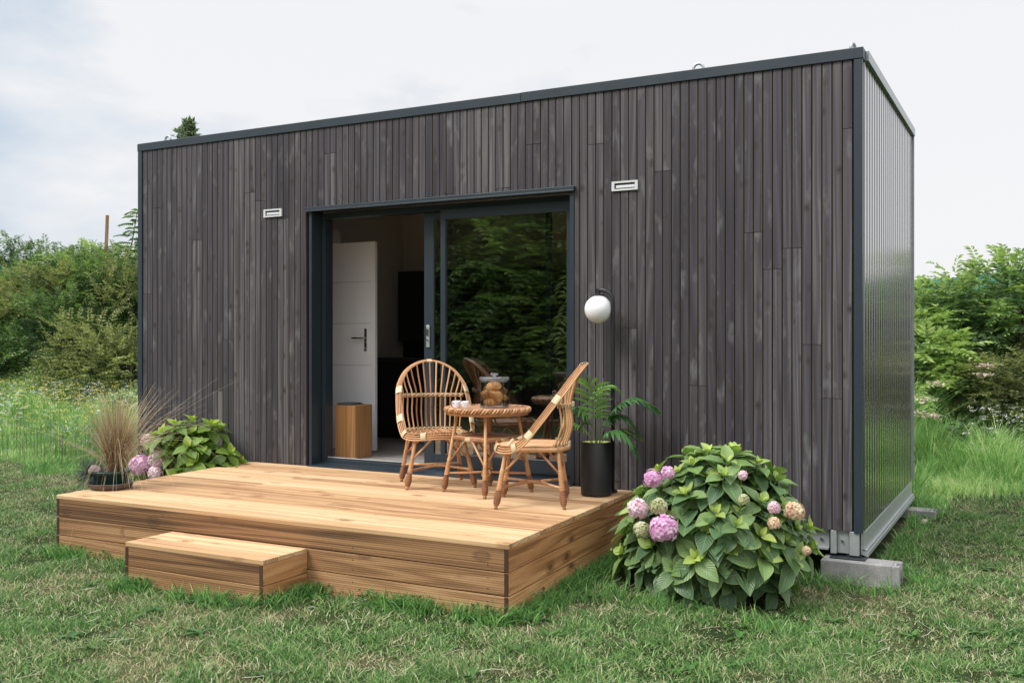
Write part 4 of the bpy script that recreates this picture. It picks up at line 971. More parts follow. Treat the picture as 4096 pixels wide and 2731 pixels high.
def make_chair(name, loc, rz, label):
    e = empty(name, loc, rz, label, 'chair', 'wicker chairs at the round table')
    half = [(.262,0,.405), (.245,-.12,.398), (.20,-.205,.392), (.125,-.262,.402), (.045,-.280,.455), (-.05,-.286,.572), (-.177,-.272,.738), (-.235,-.245,.815), (-.29,-.19,.890), (-.335,-.10,.945), (-.352,0,.965)]
    full = half+[(x, -y, z) for x, y, z in half[-2:0:-1]]
    base = crom(full, 5, closed=True); n = len(base)
    cen = Vector((-.05, 0, .66)); strands = []
    for q in range(4):
        pts = []
        for i, p in enumerate(base):
            tg = (base[(i+1) % n]-base[i-1]).normalized()
            rad = (p-Vector((-.05+.0*p.z, 0, p.z if abs(p.y) > .27 else .66+(p.z-.66)*.2))); rad = p-cen; rad -= tg*rad.dot(tg); rad.normalize()
            out_ = rad.cross(tg).normalized()
            if out_.x < 0: out_ = -out_
            k = (q-1.5)
            pts.append(p+rad*k*.0155*.85+out_*k*.0155*-.62)
        strands.append(pts)
    mb = MB()
    for q, pts in enumerate(strands): mb.tube(pts, .0058, 6, .2+.2*q, closed=True)
    mb.build('hoop_frame', M['rattan'], e, smooth=True)
    # pale bindings round the hoop
    def band(i, w=2, rr=.031):
        idx = [(i+k) % n for k in range(-w, w+1)]
        c = [base[j] for j in idx]; tg = (c[-1]-c[0]).normalized(); rad = c[w]-cen; rad -= tg*rad.dot(tg); rad.normalize(); o_ = rad.cross(tg).normalized()
        if o_.x < 0: o_ = -o_
        wide = (rad*.85-o_*.62).normalized(); thin = tg.cross(wide).normalized()
        vs = []; fs = []; N_ = 12; R_ = 11
        seg = [c[0].lerp(c[-1], k/(R_-1)) if w < 2 else None for k in range(R_)]
        L_ = (c[-1]-c[0]).length
        for k in range(R_):
            f_ = k/(R_-1)*2*w; i_ = min(int(f_), 2*w-1); p_ = c[i_].lerp(c[i_+1], f_-i_); bm = 1+.10*(k % 2)
            for j in range(N_):
                a = 2*PI*j/N_; vs.append(p_+wide*math.cos(a)*rr*bm+thin*math.sin(a)*.0125*bm)
        for k in range(R_-1):
            for j in range(N_): fs.append((k*N_+j, k*N_+(j+1)%N_, (k+1)*N_+(j+1)%N_, (k+1)*N_+j))
        mb.add(vs, fs, random.uniform(.2,.9))
    bands = [(6, 1), (n-6, 1), (16, 1), (n-16, 1), (23, 1), (n-22, 1), (30, 1), (n-30, 1), (n//2, 1)]
    for i, w_ in bands:
        mb = MB(); band(i, w_); mb.build('cane_binding', M['binding'], e, smooth=True)
    # spindles of the back fanning from the seat edge over the cross rail to the hoop
    mb = MB(); ns = 13
    inner = strands[0]
    for k in range(ns):
        u = (k/(ns-1)*2-1)
        b0 = Vector((-.235+.075*u*u, u*.215, .415)); c0 = Vector((-.262+.07*u*u, u*.235, .69)); bl = Vector((-.275+.07*u*u, u*.235, .55))
        # hoop target: angle along the arch
        j = int(round(n/2+u*n*.175)); tgt = inner[j % n]
        mb.tube(crom([b0, bl, c0, c0.lerp(tgt, .55), tgt], 4), [.0066]*17, 6)
    mb.build('back_spindles', M['rattan'], e, smooth=True)
    mb = MB(); rail = [Vector((-.262+.07*u*u, u*.245, .69)) for u in [k/8-1 for k in range(17)]]
    rail = [Vector((-.20, -.272, .70))]+rail+[Vector((-.20, .272, .70))]
    mb.tube([p+Vector((-.009,0,0)) for p in rail], .008, 6, .5); mb.build('cross_rail', M['rattan'], e, smooth=True)
    mb = MB()
    for k in range(ns):
        u = (k/(ns-1)*2-1)
        for z_, xo in ((.69, -.262+.07*u*u), (.418, -.235+.075*u*u)):
            for sg in (-1, 1):
                yy_ = u*.235 if z_ > .5 else u*.215
                mb.tube([(xo+.010, yy_-.017*sg, z_-.014), (xo+.012, yy_, z_), (xo+.010, yy_+.017*sg, z_+.014)], .0038, 4)
                mb.tube([(xo-.020, yy_-.017*sg, z_-.014), (xo-.022, yy_, z_), (xo-.020, yy_+.017*sg, z_+.014)], .0038, 4)
    for u_ in [k/6-1 for k in range(13)]:
        mb.tube([(.155, u_*.215-.012, .419), (.165, u_*.215, .427), (.150, u_*.215+.012, .419)], .0035, 4)
    mb.build('cane_lashing', M['binding'], e, smooth=True)
    # seat: canes front to back on a frame
    mb = MB()
    for k in range(19):
        u = (k/18*2-1); xr = -.235+.075*u*u; xf = .245*math.sqrt(max(0, 1-(u*.86)**2))+.0
        mb.tube(crom([(xr, u*.215, .415), (.0, u*.222, .418), (xf, u*.215, .408)], 4), .0064, 6)
    mb.build('seat', M['rattan'], e, smooth=True)
    mb = MB()
    ring = crom([(.20,-.17,.385), (.22,0,.385), (.20,.17,.385), (.0,.225,.392), (-.17,.215,.395), (-.235,.10,.395), (-.245,0,.395), (-.235,-.10,.395), (-.17,-.215,.395), (.0,-.225,.392)], 5, True)
    mb.tube(ring, .0155, 8, .7, closed=True)
    mb.build('seat_frame', M['rattan'], e, smooth=True)
    feet = [(.235,-.265), (.235,.265), (-.225,.245), (-.225,-.245)]; tops = [(.175,-.185), (.175,.185), (-.18,.195), (-.18,-.195)]
    ats = []
    for (fx, fy), (tx, ty) in zip(feet, tops):
        mb = MB(); at = leg_mesh(mb, (tx, ty, .385), (fx, fy, 0)); ats.append(at); lg = mb.build('leg', M['rattan'], e, smooth=True)
        mb = MB(); foot_wrap(mb, at(.128), at(.026), .011, .0185); mb.build('foot_wrap', M['rattan_d'], lg, smooth=True)
    for i in range(4):
        a, b = ats[i], ats[(i+1) % 4]; ta = Vector((*tops[i], .385)); tb = Vector((*tops[(i+1) % 4], .385))
        for p_, q_, w in ((a, ta.lerp(tb, .36), 0), (b, ta.lerp(tb, .64), 1)):
            mb = MB(); mb.tube([p_(.225), q_+Vector((0,0,-.004))], .0082, 6); mb.build('brace', M['rattan'], e, smooth=True)
    # curved stretchers meeting in the middle
    for sgn in (1, -1):
        mb = MB(); i0, i1 = (0, 1), (3, 2)
        A_, B_ = (ats[0](.135), ats[3](.135)) if sgn < 0 else (ats[1](.135), ats[2](.135))
        mid = Vector((0, .025*sgn, .150))
        mb.tube(crom([A_, A_.lerp(mid, .45)+Vector((0,-.022*sgn,.004)), mid, B_.lerp(mid, .45)+Vector((0,-.022*sgn,.004)), B_], 5), .0095, 6); mb.build('stretcher', M['rattan'], e, smooth=True)
    for A_, B_, sx in ((ats[0](.14), ats[1](.14), 1), (ats[3](.14), ats[2](.14), -1)):
        mb = MB(); mid = Vector((.06*sx, 0, .155))
        mb.tube(crom([A_, A_.lerp(mid, .5)+Vector((-.02*sx,0,0)), mid, B_.lerp(mid, .5)+Vector((-.02*sx,0,0)), B_], 5), .0085, 6); mb.build('stretcher', M['rattan'], e, smooth=True)
    return e
DT = .4275
make_chair('wicker_chair', (-3.125, -.440, DT), R(-48), 'wicker chair with round hoop back left of the table, facing the viewer')
make_chair('wicker_chair', (-2.040, -.890, DT), R(203), 'wicker chair right of the table, seen from its side with back tilted away')

# table
tb = empty('wicker_table', (-2.575, -.59, DT), R(26), 'round rattan cafe table with plaited rim and lower slatted shelf', 'table')
mb = MB(); mb.lathe([(0,.612), (.298,.612), (.300,.622), (.298,.626), (0,.626)], 48); mb.build('tabletop', M['tabletop'], tb)
mb = MB(); Rr = .310; nn = 26
for q in range(3):
    pts = []
    for k in range(nn*8):
        a = 2*PI*k/(nn*8); ph = a*nn+q*2*PI/3
        pts.append(((Rr+.012*math.cos(ph))*math.cos(a), (Rr+.012*math.cos(ph))*math.sin(a), .617+.015*math.sin(ph*1.0)))
    mb.tube(pts, .0072, 5, .1+.4*q, closed=True)
for dz in (-.006, -.018): mb.tube([((Rr-.004+dz*.3)*math.cos(2*PI*k/48), (Rr-.004+dz*.3)*math.sin(2*PI*k/48), .598+dz*.6) for k in range(48)], .0075, 5, .4, closed=True)
mb.build('plaited_rim', M['rattan'], tb, smooth=True)
tf = [(.33*math.cos(R(a)), .33*math.sin(R(a))) for a in (-90, 0, 90, 180)]
tf = [Vector((.330,0,0)), Vector((0,.325,0)), Vector((-.33,0,0)), Vector((0,-.325,0))]
ats = []
for f_ in tf:
    mb = MB(); tp_ = f_*.68; at = leg_mesh(mb, (tp_.x, tp_.y, .60), f_, .25); ats.append(at); lg = mb.build('leg', M['rattan'], tb, smooth=True)
    mb = MB(); foot_wrap(mb, at(.128), at(.026), .011, .0180); mb.build('foot_wrap', M['rattan_d'], lg, smooth=True)
mb = MB(); cs = [ats[k](.40) for k in range(4)]
for k in range(4): mb.tube([cs[k], cs[(k+1) % 4]], .012, 6)
for k in range(4): mb.tube([ats[k](.415), ats[(k+1) % 4](.415)], .008, 6)
mb.build('shelf_frame', M['rattan'], tb, smooth=True)
mb = MB()
for k in range(17):
    t = (k+.5)/17; mb.tube([cs[0].lerp(cs[1], t)+Vector((0,0,.016)), cs[3].lerp(cs[2], t)+Vector((0,0,.016))], .0068, 5)
mb.build('lower_shelf', M['rattan_d'], tb, smooth=True)
for k in range(4):
    m1 = cs[k].lerp(cs[(k+1) % 4], .5)
    for at in (ats[k], ats[(k+1) % 4]): mb = MB(); mb.tube([at(.215), m1+(at(.40)-m1)*.16], .0085, 6); mb.build('brace', M['rattan'], tb, smooth=True)
    mb = MB(); mb.tube([m1+(cs[k]-m1)*.16, m1-(cs[k]-m1)*.16], .019, 8, .6); mb.build('cane_binding', M['binding'], tb, smooth=True)
for sgn in (0, 1):
    A_, B_ = ats[sgn](.14), ats[sgn+2](.14); mid = Vector((0,0,.15+.012*sgn)); pv = Vector((-(B_-A_).y, (B_-A_).x, 0)).normalized()*.03
    for s2 in (1, -1): mb = MB(); mb.tube(crom([A_, A_.lerp(mid, .5)+pv*s2, mid+pv*s2*.4, B_.lerp(mid, .5)+pv*s2, B_], 5), .0075, 6); mb.build('stretcher', M['rattan'], tb, smooth=True)

# things on the table
TZ = DT+.6265
jar = empty('glass_jar', (-2.548, -.533, TZ), 0, 'lidded glass jar of croissants on the wicker table', 'jar')
mb = MB(); Rj = .108
mb.lathe([(Rj,.012), (Rj,.205)], 40); mb.build('jar_wall', M['jar'], jar, smooth=True)
mb = MB(); mb.lathe([(0,.0005), (Rj,.0005), (Rj+.001,.004), (Rj+.001,.014), (Rj-.004,.020), (0,.020)], 40); mb.build('jar_base', M['jarthick'], jar, smooth=False)
mb = MB(); mb.lathe([(0,.212), (Rj-.012,.212), (Rj-.012,.192), (Rj-.008,.192), (Rj-.008,.206), (Rj+.004,.207), (Rj+.005,.222), (Rj-.002,.230), (0,.231)], 40)
mb.lathe([(0,.231), (.014,.232), (.013,.240), (.028,.243), (.030,.250), (.028,.259), (0,.261)], 28); mb.build('jar_lid', M['jarthick'], jar, smooth=False)
def croissant_obj(loc, rz, tilt, sc, label, roll=0):
    mb = MB(); n = 44; vs = []; fs = []; sd = 12; A0 = 1.15
    for i in range(n+1):
        t = i/n*2-1; a = t*A0; Rc = .052
        c = Vector((Rc*math.sin(a)*1.05, Rc*(math.cos(a)-1), 0)); tg = Vector((math.cos(a), -math.sin(a), 0)); nr = Vector((math.sin(a), math.cos(a), 0))
        layer = abs(t)*5.2; ridge = (layer % 1.0); rr = (.030*(1-abs(t)**2.2)+.0085)*(1+.30*(1-ridge))*(1 if abs(t) < .99 else .4)
        for k in range(sd):
            q = 2*PI*k/sd; vs.append((c+nr*math.cos(q)*rr+Vector((0,0,1))*math.sin(q)*rr*.85)*sc)
    for i in range(n):
        for k in range(sd): fs.append((i*sd+k, i*sd+(k+1)%sd, (i+1)*sd+(k+1)%sd, (i+1)*sd+k))
    fs += [tuple(range(sd-1,-1,-1)), tuple(n*sd+k for k in range(sd))]
    mb.add(vs, fs); mb.r = [min(1, max(0, .15+.95*(abs(i//sd/n*2-1)*5.2 % 1.0))) for i in range(len(vs))]  # crease shading put into the tone, darker at each ridge
    o = mb.build('croissant', M['croissant'], smooth=True, loc=loc); o.rotation_euler = (tilt, roll, rz); return tag(o, label, 'croissant', 'croissants in the jar')
jx, jy = -2.548, -.533
croissant_obj((jx-.012, jy-.030, TZ+.042), R(205), R(0), .90, 'croissant lying at the bottom left of the glass jar')
croissant_obj((jx+.040, jy-.018, TZ+.082), R(120), R(78), .98, 'croissant standing on end against the right wall of the jar', R(-20))
croissant_obj((jx-.030, jy-.026, TZ+.105), R(22), R(-8), .98, 'croissant lying level in the middle of the jar, tip facing out')
croissant_obj((jx-.005, jy-.01, TZ+.158), R(30), R(55), .98, 'croissant lying on top of the pile under the jar lid', R(-14))
croissant_obj((jx-.03, jy+.05, TZ+.060), R(100), R(10), .80, 'croissant with only its rounded tip showing low in the jar')
def cup(loc, rz, label):
    e = empty('espresso_cup', loc, rz, label, 'cup', 'white cups on the table')
    mb = MB(); mb.lathe([(0,.001), (.018,.001), (.020,.004), (.024,.020), (.0275,.044), (.030,.056), (.0285,.056), (.026,.044), (.022,.018), (0,.008)], 28)
    mb.build('cup_body', M['ceramic'], e, smooth=True)
    mb = MB(); mb.tube(crom([(.026,0,.048), (.040,0,.050), (.047,0,.038), (.040,0,.022), (.024,0,.014)], 5), .0042, 8); mb.build('handle', M['ceramic'], e, smooth=True)
cup((-2.672, -.752, TZ), R(-100), 'front white espresso cup near the table edge')
cup((-2.755, -.735, TZ), R(170), 'rear white espresso cup with its handle pointing left')

# globe lamp
lp = empty('globe_lamp', (-1.845, -.20, DT), 0, 'black arched floor lamp with a white opal globe beside the door', 'lamp')
px = .115; mb = MB(); zt = 1.505
arc = [(px, .0, .02), (px, 0, .6), (px, 0, 1.30)]+[(px-.085+.085*math.cos(a), 0, 1.42+.085*math.sin(a)) for a in [k*PI/16 for k in range(9)]]+[(-.015, 0, 1.505)]
mb.tube(arc, .0155, 10, .5); mb.build('pole', M['black'], lp, smooth=True)
mb = MB(); mb.lathe([(0,0), (.075,0), (.075,.012), (.070,.016), (0,.016)], 32, (px-.055,.03,0)); mb.build('base', M['black'], lp, smooth=False)
mb = MB(); mb.lathe([(0,1.5), (.016,1.5), (.016,1.478), (.034,1.472), (.036,1.462), (0,1.462)], 20); mb.build('cap', M['black'], lp)
mb = MB(); mb.lathe([(.036,1.4625), (.0375,1.4625), (.0375,1.456), (.036,1.456)], 24); mb.build('collar', M['chrome'], lp)
mb = MB(); mb.lathe([(.0001+.104*math.sin(PI*k/24), 1.362+.104*math.cos(PI*k/24)) for k in range(25)], 40); mb.build('globe', M['opal'], lp, smooth=True)

# black planter with palm
pl = empty('planter', (-1.80, -.345, DT), 0, 'tall black cylindrical planter with lime inside on the right of the deck', 'planter')
mb = MB(); mb.lathe([(0,0), (.105,0), (.112,.008), (.1125,.388), (.111,.392), (.107,.392), (.107,.386)], 48); mb.build('outer_pot', M['blackpot'], pl, smooth=True).modifiers.new('e','EDGE_SPLIT').split_angle = R(35)
mb = MB(); mb.lathe([(.1065,.388), (.103,.388), (.101,.30)], 48); mb.build('inner_pot', M['potin'], pl, smooth=True)
mb = MB(); mb.lathe([(0,.345), (.05,.35), (.102,.34)], 24); mb.build('soil', M['soil'], pl, smooth=True)
pm = empty('palm', (-1.80, -.345, DT+.34), 0, 'small parlour palm with arching fronds in the black planter', 'palm')
def frond(base, ctrl, n, ll, young, wdt=.019, droop=.35):
    n = int(n*1.5); wdt *= 1.3; ll *= 1.3
    pts = crom([base]+ctrl, 10); N_ = len(pts); mb = MB(); mb.tube(pts, [.0042*(1-.7*i/N_) for i in range(N_)], 5)
    Ps, Ds, Us, Ls, Rs = [], [], [], [], []; V_, F_, R_ = [], [], []
    start = int(N_*.36)
    for k in range(n):
        f_ = start+(N_-1-start)*(k/(n-1)); i = min(int(f_), N_-2); p = pts[i].lerp(pts[i+1], f_-i); tg = (pts[i+1]-pts[i]).normalized()
        sd_ = tg.cross(Vector((0,0,1))); sd_ = sd_.normalized() if sd_.length > .1 else Vector((1,0,0)); up = sd_.cross(tg)
        t = k/(n-1); L = ll*(.55+1.3*t*(1-t)*1.6)*(1-.35*t)
        for sg in (-1, 1):
            d = (sd_*sg*(1-.45*t)+tg*(.55+.6*t)+up*.08+Vector((random.uniform(-.1,.1), random.uniform(-.1,.1), random.uniform(-.08,.08)))).normalized(); w = wdt*(.8+.3*random.random())
            cr_ = d.cross(up).normalized(); o_ = len(V_); SG = 5; r_ = min(1, max(0, young+random.uniform(-.15,.15)))
            for s in range(SG+1):
                u = s/SG; c_ = p+d*L*u-Vector((0,0,1))*L*droop*u*u; ww = w*(math.sin(PI*min(1, .12+u*.88)))**.8*.5 if s < SG else .0004
                V_ += [c_-cr_*ww, c_+up*-.003*(1-u), c_+cr_*ww]; R_ += [r_]*3
            for s in range(SG):
                a = o_+s*3; F_ += [(a, a+1, a+4, a+3), (a+1, a+2, a+5, a+4)]
    q = MB(); q.add(V_, F_); q.r = R_; st = mb.build('frond_stem', M['stem'], pm, smooth=True); q.build('frond', M['palm'], st, smooth=True)
V3 = lambda r, u, d=0: Vector((RV[0]*r-FV[0]*d, RV[1]*r-FV[1]*d, u))     # right, up, towards the viewer
frond(V3(0,0), [V3(-.02,.16), V3(-.03,.34,.03), V3(-.06,.48,.06), V3(-.16,.50,.10)], 9, .20, .75)
frond(V3(.01,0), [V3(.06,.16), V3(.14,.30,.03), V3(.27,.375,.06), V3(.42,.31,.09)], 15, .135, .30, .024, .6)
frond(V3(.01,0,.02), [V3(.04,.08,.04), V3(.10,.135,.08), V3(.18,.13,.12), V3(.27,.02,.14)], 10, .15, .35, .024, .6)
frond(V3(-.02,0), [V3(-.05,.13,.03), V3(-.09,.25,.05), V3(-.16,.31,.06), V3(-.23,.25,.08)], 12, .13, .40, .019, .8)
frond(V3(-.02,0,.02), [V3(-.06,.09,.05), V3(-.12,.17,.08), V3(-.18,.19,.1), V3(-.25,.10,.12)], 9, .14, .6, .018, .6)
frond(V3(0,0,-.02), [V3(.01,.16), V3(.01,.32,-.02), V3(.05,.44,-.04), V3(.13,.44,-.05)], 8, .14, .8, .014, .5)
frond(V3(.02,0,-.03), [V3(.05,.12,-.03), V3(.10,.22,-.05), V3(.20,.24,-.02), V3(.30,.14,.0)], 12, .11, .3, .018, .6)
frond(V3(0,0,.02), [V3(.05,.06,.02), V3(.13,.12,.0), V3(.22,.14,-.02), V3(.33,.08,-.03)], 11, .07, .9, .012, .7)
frond(V3(0,0), [V3(.02,.18), V3(.035,.34), V3(.045,.46), V3(.05,.50)], 3, .05, .8, .006, .1)

# ------------------------------------------------------------------ hydrangeas
def leaf_template(nseg=7):
    P = []; UVs = []; W_ = [-1, -.5, 0, .5, 1]
    for s in range(nseg+1):
        t = s/nseg; w = (math.sin(PI*t**.82))**.8*(1-.15*t) if 0 < t < 1 else (.04 if t == 0 else .0)
        for u in W_: P.append((u*w, t, abs(u)*w)); UVs.append((u, t, 0))
    F = [(s*5+k, s*5+k+1, (s+1)*5+k+1, (s+1)*5+k) for s in range(nseg) for k in range(4)]
    return np.array(P), np.array(UVs), np.array(F)
LT, LUV, LF = leaf_template()
def hyd_leaves(specs):
    """specs: (pos, dir, up, length, width, droop, tone)"""
    n = len(specs); m = len(LT); V = np.zeros((n, m, 3)); Rn = np.zeros((n, m))
    for i, (p, d, u, L, w, dr, tone) in enumerate(specs):
        d = np.array(d)/np.linalg.norm(d); s = np.cross(d, u); s /= np.linalg.norm(s)+1e-9; u2 = np.cross(s, d)
        x = LT[:, 0]*w*.5*L; y = LT[:, 1]*L; fold = random.uniform(.18, .45)
        z = LT[:, 2]*w*.5*L*fold-dr*L*(LT[:, 1]**2)+.02*L*np.sin(LT[:, 1]*14+i)*np.abs(LT[:, 0])
        V[i] = np.array(p)+np.outer(x, s)+np.outer(y, d)+np.outer(z, u2); Rn[i] = tone
    F = (np.arange(n)*m)[:, None, None]+LF[None]
    return V.reshape(-1, 3), F.reshape(-1, 4), Rn.ravel(), np.tile(LUV, (n, 1))
def rosette(sp, tip, ax, size, young, rd):
    ax = np.array(ax)/np.linalg.norm(ax); a = np.cross(ax, [0.3, .2, 1]); a /= np.linalg.norm(a); b = np.cross(ax, a)
    th0 = rd.uniform(0, PI)
    for k, (L, el, off, tone) in enumerate([(1.0, -16, -.055, .12), (.95, 2, -.032, .26), (.78, 20, -.014, .45), (.52, 42, 0, .72), (.30, 62, .006, .98)]):
        for s in (0, 1):
            th = th0+k*PI/2+s*PI+rd.uniform(-.3, .3); e_ = R(el+rd.uniform(-12, 12))
            out_ = a*math.cos(th)+b*math.sin(th); d = out_*math.cos(e_)+ax*math.sin(e_); d = d+np.array([0, 0, -.22+.1*k])
            L_ = size*L*rd.uniform(.85, 1.12)
            sp.append((tip+ax*off+out_*.012*(1 if k < 3 else .3), d, ax, L_, rd.uniform(.60, .74), rd.uniform(.10, .32), min(1, max(0, tone*young+rd.uniform(-.08, .08)))))
def flower_head(p, rad, mat, parent, seed, dens=95):
    dens = int(dens*.8)
    rd = random.Random(seed); mb = MB()
    for k in range(dens):
        z = 1-2*(k+.5)/dens; th = k*2.39996; q = math.sqrt(max(0, 1-z*z)); nrm = Vector((q*math.cos(th), q*math.sin(th), z)); z2 = 1
        if nrm.z < -.75: continue
        rr = rad*rd.uniform(.78, 1.08)*(1+.12*noise.noise(nrm*1.5+Vector((seed,0,0)))); c = Vector(p)+nrm*rr*.93; a = nrm.cross(Vector((.3,.1,1))).normalized(); b = nrm.cross(a); t0 = rd.uniform(0, PI); fs_ = rad*rd.uniform(.26, .38)*math.sqrt(85/dens)
        nrm2 = (nrm+Vector((rd.uniform(-.3,.3), rd.uniform(-.3,.3), rd.uniform(-.3,.3)))).normalized(); tone = min(1, max(0, rd.gauss(.5, .28)))
        for j in range(4):
            an = t0+j*PI/2; d = a*math.cos(an)+b*math.sin(an); e_ = a*math.cos(an+PI/2)+b*math.sin(an+PI/2)
            vs = [c-nrm*.002, c+d*fs_*.5-e_*fs_*.42+nrm2*fs_*.18, c+d*fs_*.98-e_*fs_*.2+nrm2*fs_*.1, c+d*fs_*1.0+e_*fs_*.2+nrm2*fs_*.1, c+d*fs_*.5+e_*fs_*.42+nrm2*fs_*.18]
            mb.add(vs, [(0,1,2,3,4)], tone)
    return mb.build('flower_head', mat, parent)
def hydrangea(loc, cz, rad, n, size, mat, label, flowers, seed, young=1.0, low=-.55):
    rd = random.Random(seed); e = empty('hydrangea', loc, 0, label, 'hydrangea'); sp = []; mb = MB(); tips = []
    tries = 0
    while len(tips) < n and tries < 20000:
        tries += 1
        z = rd.uniform(low, 1); th = rd.uniform(0, 2*PI); q = math.sqrt(1-z*z); d = Vector((q*math.cos(th), q*math.sin(th), z))
        k = rd.uniform(.80, 1.08)*(1+.20*noise.noise(d*2.2+Vector((seed,0,0))))
        p = Vector((d.x*rad[0]*k, d.y*rad[1]*k, cz+d.z*rad[2]*k))
        if p.z < .06: continue
        if min([((p-t[0]).length) for t in tips] or [9]) < size*.62: continue
        if min([((p-Vector(f[0])).length-f[1]) for f in flowers] or [9]) < size*.32: continue
        tips.append((p, d))
    if n > 100: tips += [(Vector((-.643-loc[0], -.895-loc[1], .90)), Vector((0,0,1))), (Vector((-.86-loc[0], -.9-loc[1], .86)), Vector((-.2,-.1,.95)))]
    for p, d in tips:
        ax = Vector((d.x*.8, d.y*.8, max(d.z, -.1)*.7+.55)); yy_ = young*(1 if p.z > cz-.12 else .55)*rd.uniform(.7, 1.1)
        rosette(sp, np.array(p), np.array(ax), size*rd.uniform(.85, 1.1), yy_, rd)
        b0 = Vector((d.x*.08, d.y*.08, 0)); mb.tube(crom([b0, Vector((p.x*.6, p.y*.6, p.z*.5)), p], 4), .0045, 4, .5)
    # inner shaded leaves
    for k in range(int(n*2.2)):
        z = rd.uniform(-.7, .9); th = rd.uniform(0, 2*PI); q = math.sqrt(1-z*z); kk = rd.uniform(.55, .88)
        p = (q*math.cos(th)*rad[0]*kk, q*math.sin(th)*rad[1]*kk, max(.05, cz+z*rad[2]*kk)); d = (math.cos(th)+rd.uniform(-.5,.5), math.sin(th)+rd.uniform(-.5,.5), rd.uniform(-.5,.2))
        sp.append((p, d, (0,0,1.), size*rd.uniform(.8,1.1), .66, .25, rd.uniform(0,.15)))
    V, F, rn_, uv = hyd_leaves(sp); np_mesh('foliage', V, F, None, mat, rn_, e, True, uv)
    for f in flowers:
        ft = Vector(f[0]); mb.tube(crom([Vector((0,0,.1)), Vector((ft.x*.6, ft.y*.6, ft.z*.6)), ft], 4), .005, 4, .5)
    mb.build('stems', M['stem'], e)
    for q, f in enumerate(flowers):
        o = flower_head(f[0], f[1], f[2], e, seed*10+q, f[3] if len(f) > 3 else 95)
        if len(f) > 4: o['label'] = f[4]
    return e
bx0, by0 = -.795, -.86
def rel(p, ox, oy, oz): return (p[0]-ox, p[1]-oy, p[2]-oz)
BF = [((-1.047,-1.215,.702), .058, M['pink'], 95, 'upper left pink flower head'), ((-.955,-1.195,.742), .042, M['pink'], 70, 'small pink flower head behind the upper left one'),
      ((-1.110,-1.300,.525), .066, M['pinkw'], 110, 'lilac pink flower head on the left side'), ((-.905,-1.405,.437), .086, M['pink'], 140, 'largest, brightest pink flower head'),
      ((-.965,-1.340,.553), .052, M['greenf'], 60, 'faded green flower head'), ((-1.065,-1.350,.405), .052, M['greenf'], 60, 'lower faded green flower head'),
      ((-.476,-1.235,.618), .034, M['greenf'], 44, 'pale green flower head in the middle'), ((-.319,-1.150,.571), .036, M['pinkw'], 50, 'small lilac flower head on the right'),
      ((-.222,-1.040,.541), .058, M['peach'], 70, 'peach coloured fading flower head'), ((-.306,-1.190,.487), .038, M['peach'], 50, 'small peach flower head'),
      ((-.510,-1.120,.745), .028, M['pinkw'], 36, 'small pale flower head near the top'), ((-.160,-1.010,.31), .026, M['peach'], 30, 'small faded flower head low on the right')]
hydrangea((bx0, by0, -.05), .37, (.545, .48, .50), 118, .195, M['hyd'], 'large rounded hydrangea with pink flower heads between the deck and the block', [(rel(f[0], bx0, by0, -.05),)+f[1:] for f in BF], 3)
# one shoot standing above the dome
lx0, ly0 = -5.90, -.33
LFl = [((-6.378,-.53,.40), .098, M['pink'], 130, 'bright pink flower head'), ((-6.20,-.47,.455), .095, M['pinkw'], 120, 'pale pink flower head'),
       ((-6.14,-.56,.345), .070, M['pinkw'], 80, 'faded pink flower head at the deck edge'), ((-6.52,-.30,.60), .070, M['pinkw'], 80, 'upper pale pink flower head')]
hydrangea((lx0, ly0, 0), .34, (.58, .29, .47), 46, .185, M['hyd2'], 'paler hydrangea between the cabin wall and the left end of the deck', [(tuple(np.array(rel(f[0], lx0, ly0, 0))+.10*np.array([.74,-.67,.05])+np.array([.05,0,0])),)+f[1:] for f in LFl], 8, 1.15)

# ------------------------------------------------------------------ bowl with sedge and fescue
bowl = empty('bowl_planter', (-5.20, -1.80, DT), 0, 'low dark green bowl planter on a brown saucer at the left deck corner', 'planter')
mb = MB(); mb.lathe([(0,0), (.115,0), (.150,.020), (.163,.045), (.168,.047), (.170,.043), (.158,.012), (.12,-.0005)][::-1], 40)
mb = MB(); mb.lathe([(0,.0), (.12,.0), (.150,.012), (.168,.044), (.171,.046), (.168,.049), (.162,.047), (.145,.020), (.115,.008), (0,.008)], 40); mb.build('saucer', M['saucer'], bowl, smooth=True)
mb = MB(); mb.lathe([(0,.009), (.105,.009), (.120,.05), (.138,.118), (.150,.122), (.152,.138), (.145,.142), (.136,.138), (.130,.12), (0,.11)], 44); mb.build('bowl', M['greenpot'], bowl, smooth=True)
mb = MB(); mb.lathe([(0,.128), (.07,.130), (.132,.120)], 24); mb.build('soil', M['soil'], bowl, smooth=True)
rock('stone', (-5.235, -1.915, DT+.155), (.050,.040,.034), M['stone'], 'pinkish angular stone lying in the front of the green bowl', 9, R(28))
sg = empty('sedge_plant', (-5.165, -1.78, DT+.125), 0, 'tuft of brown arching ornamental grass growing in the green bowl', 'ornamental grass')
rd = random.Random(21)
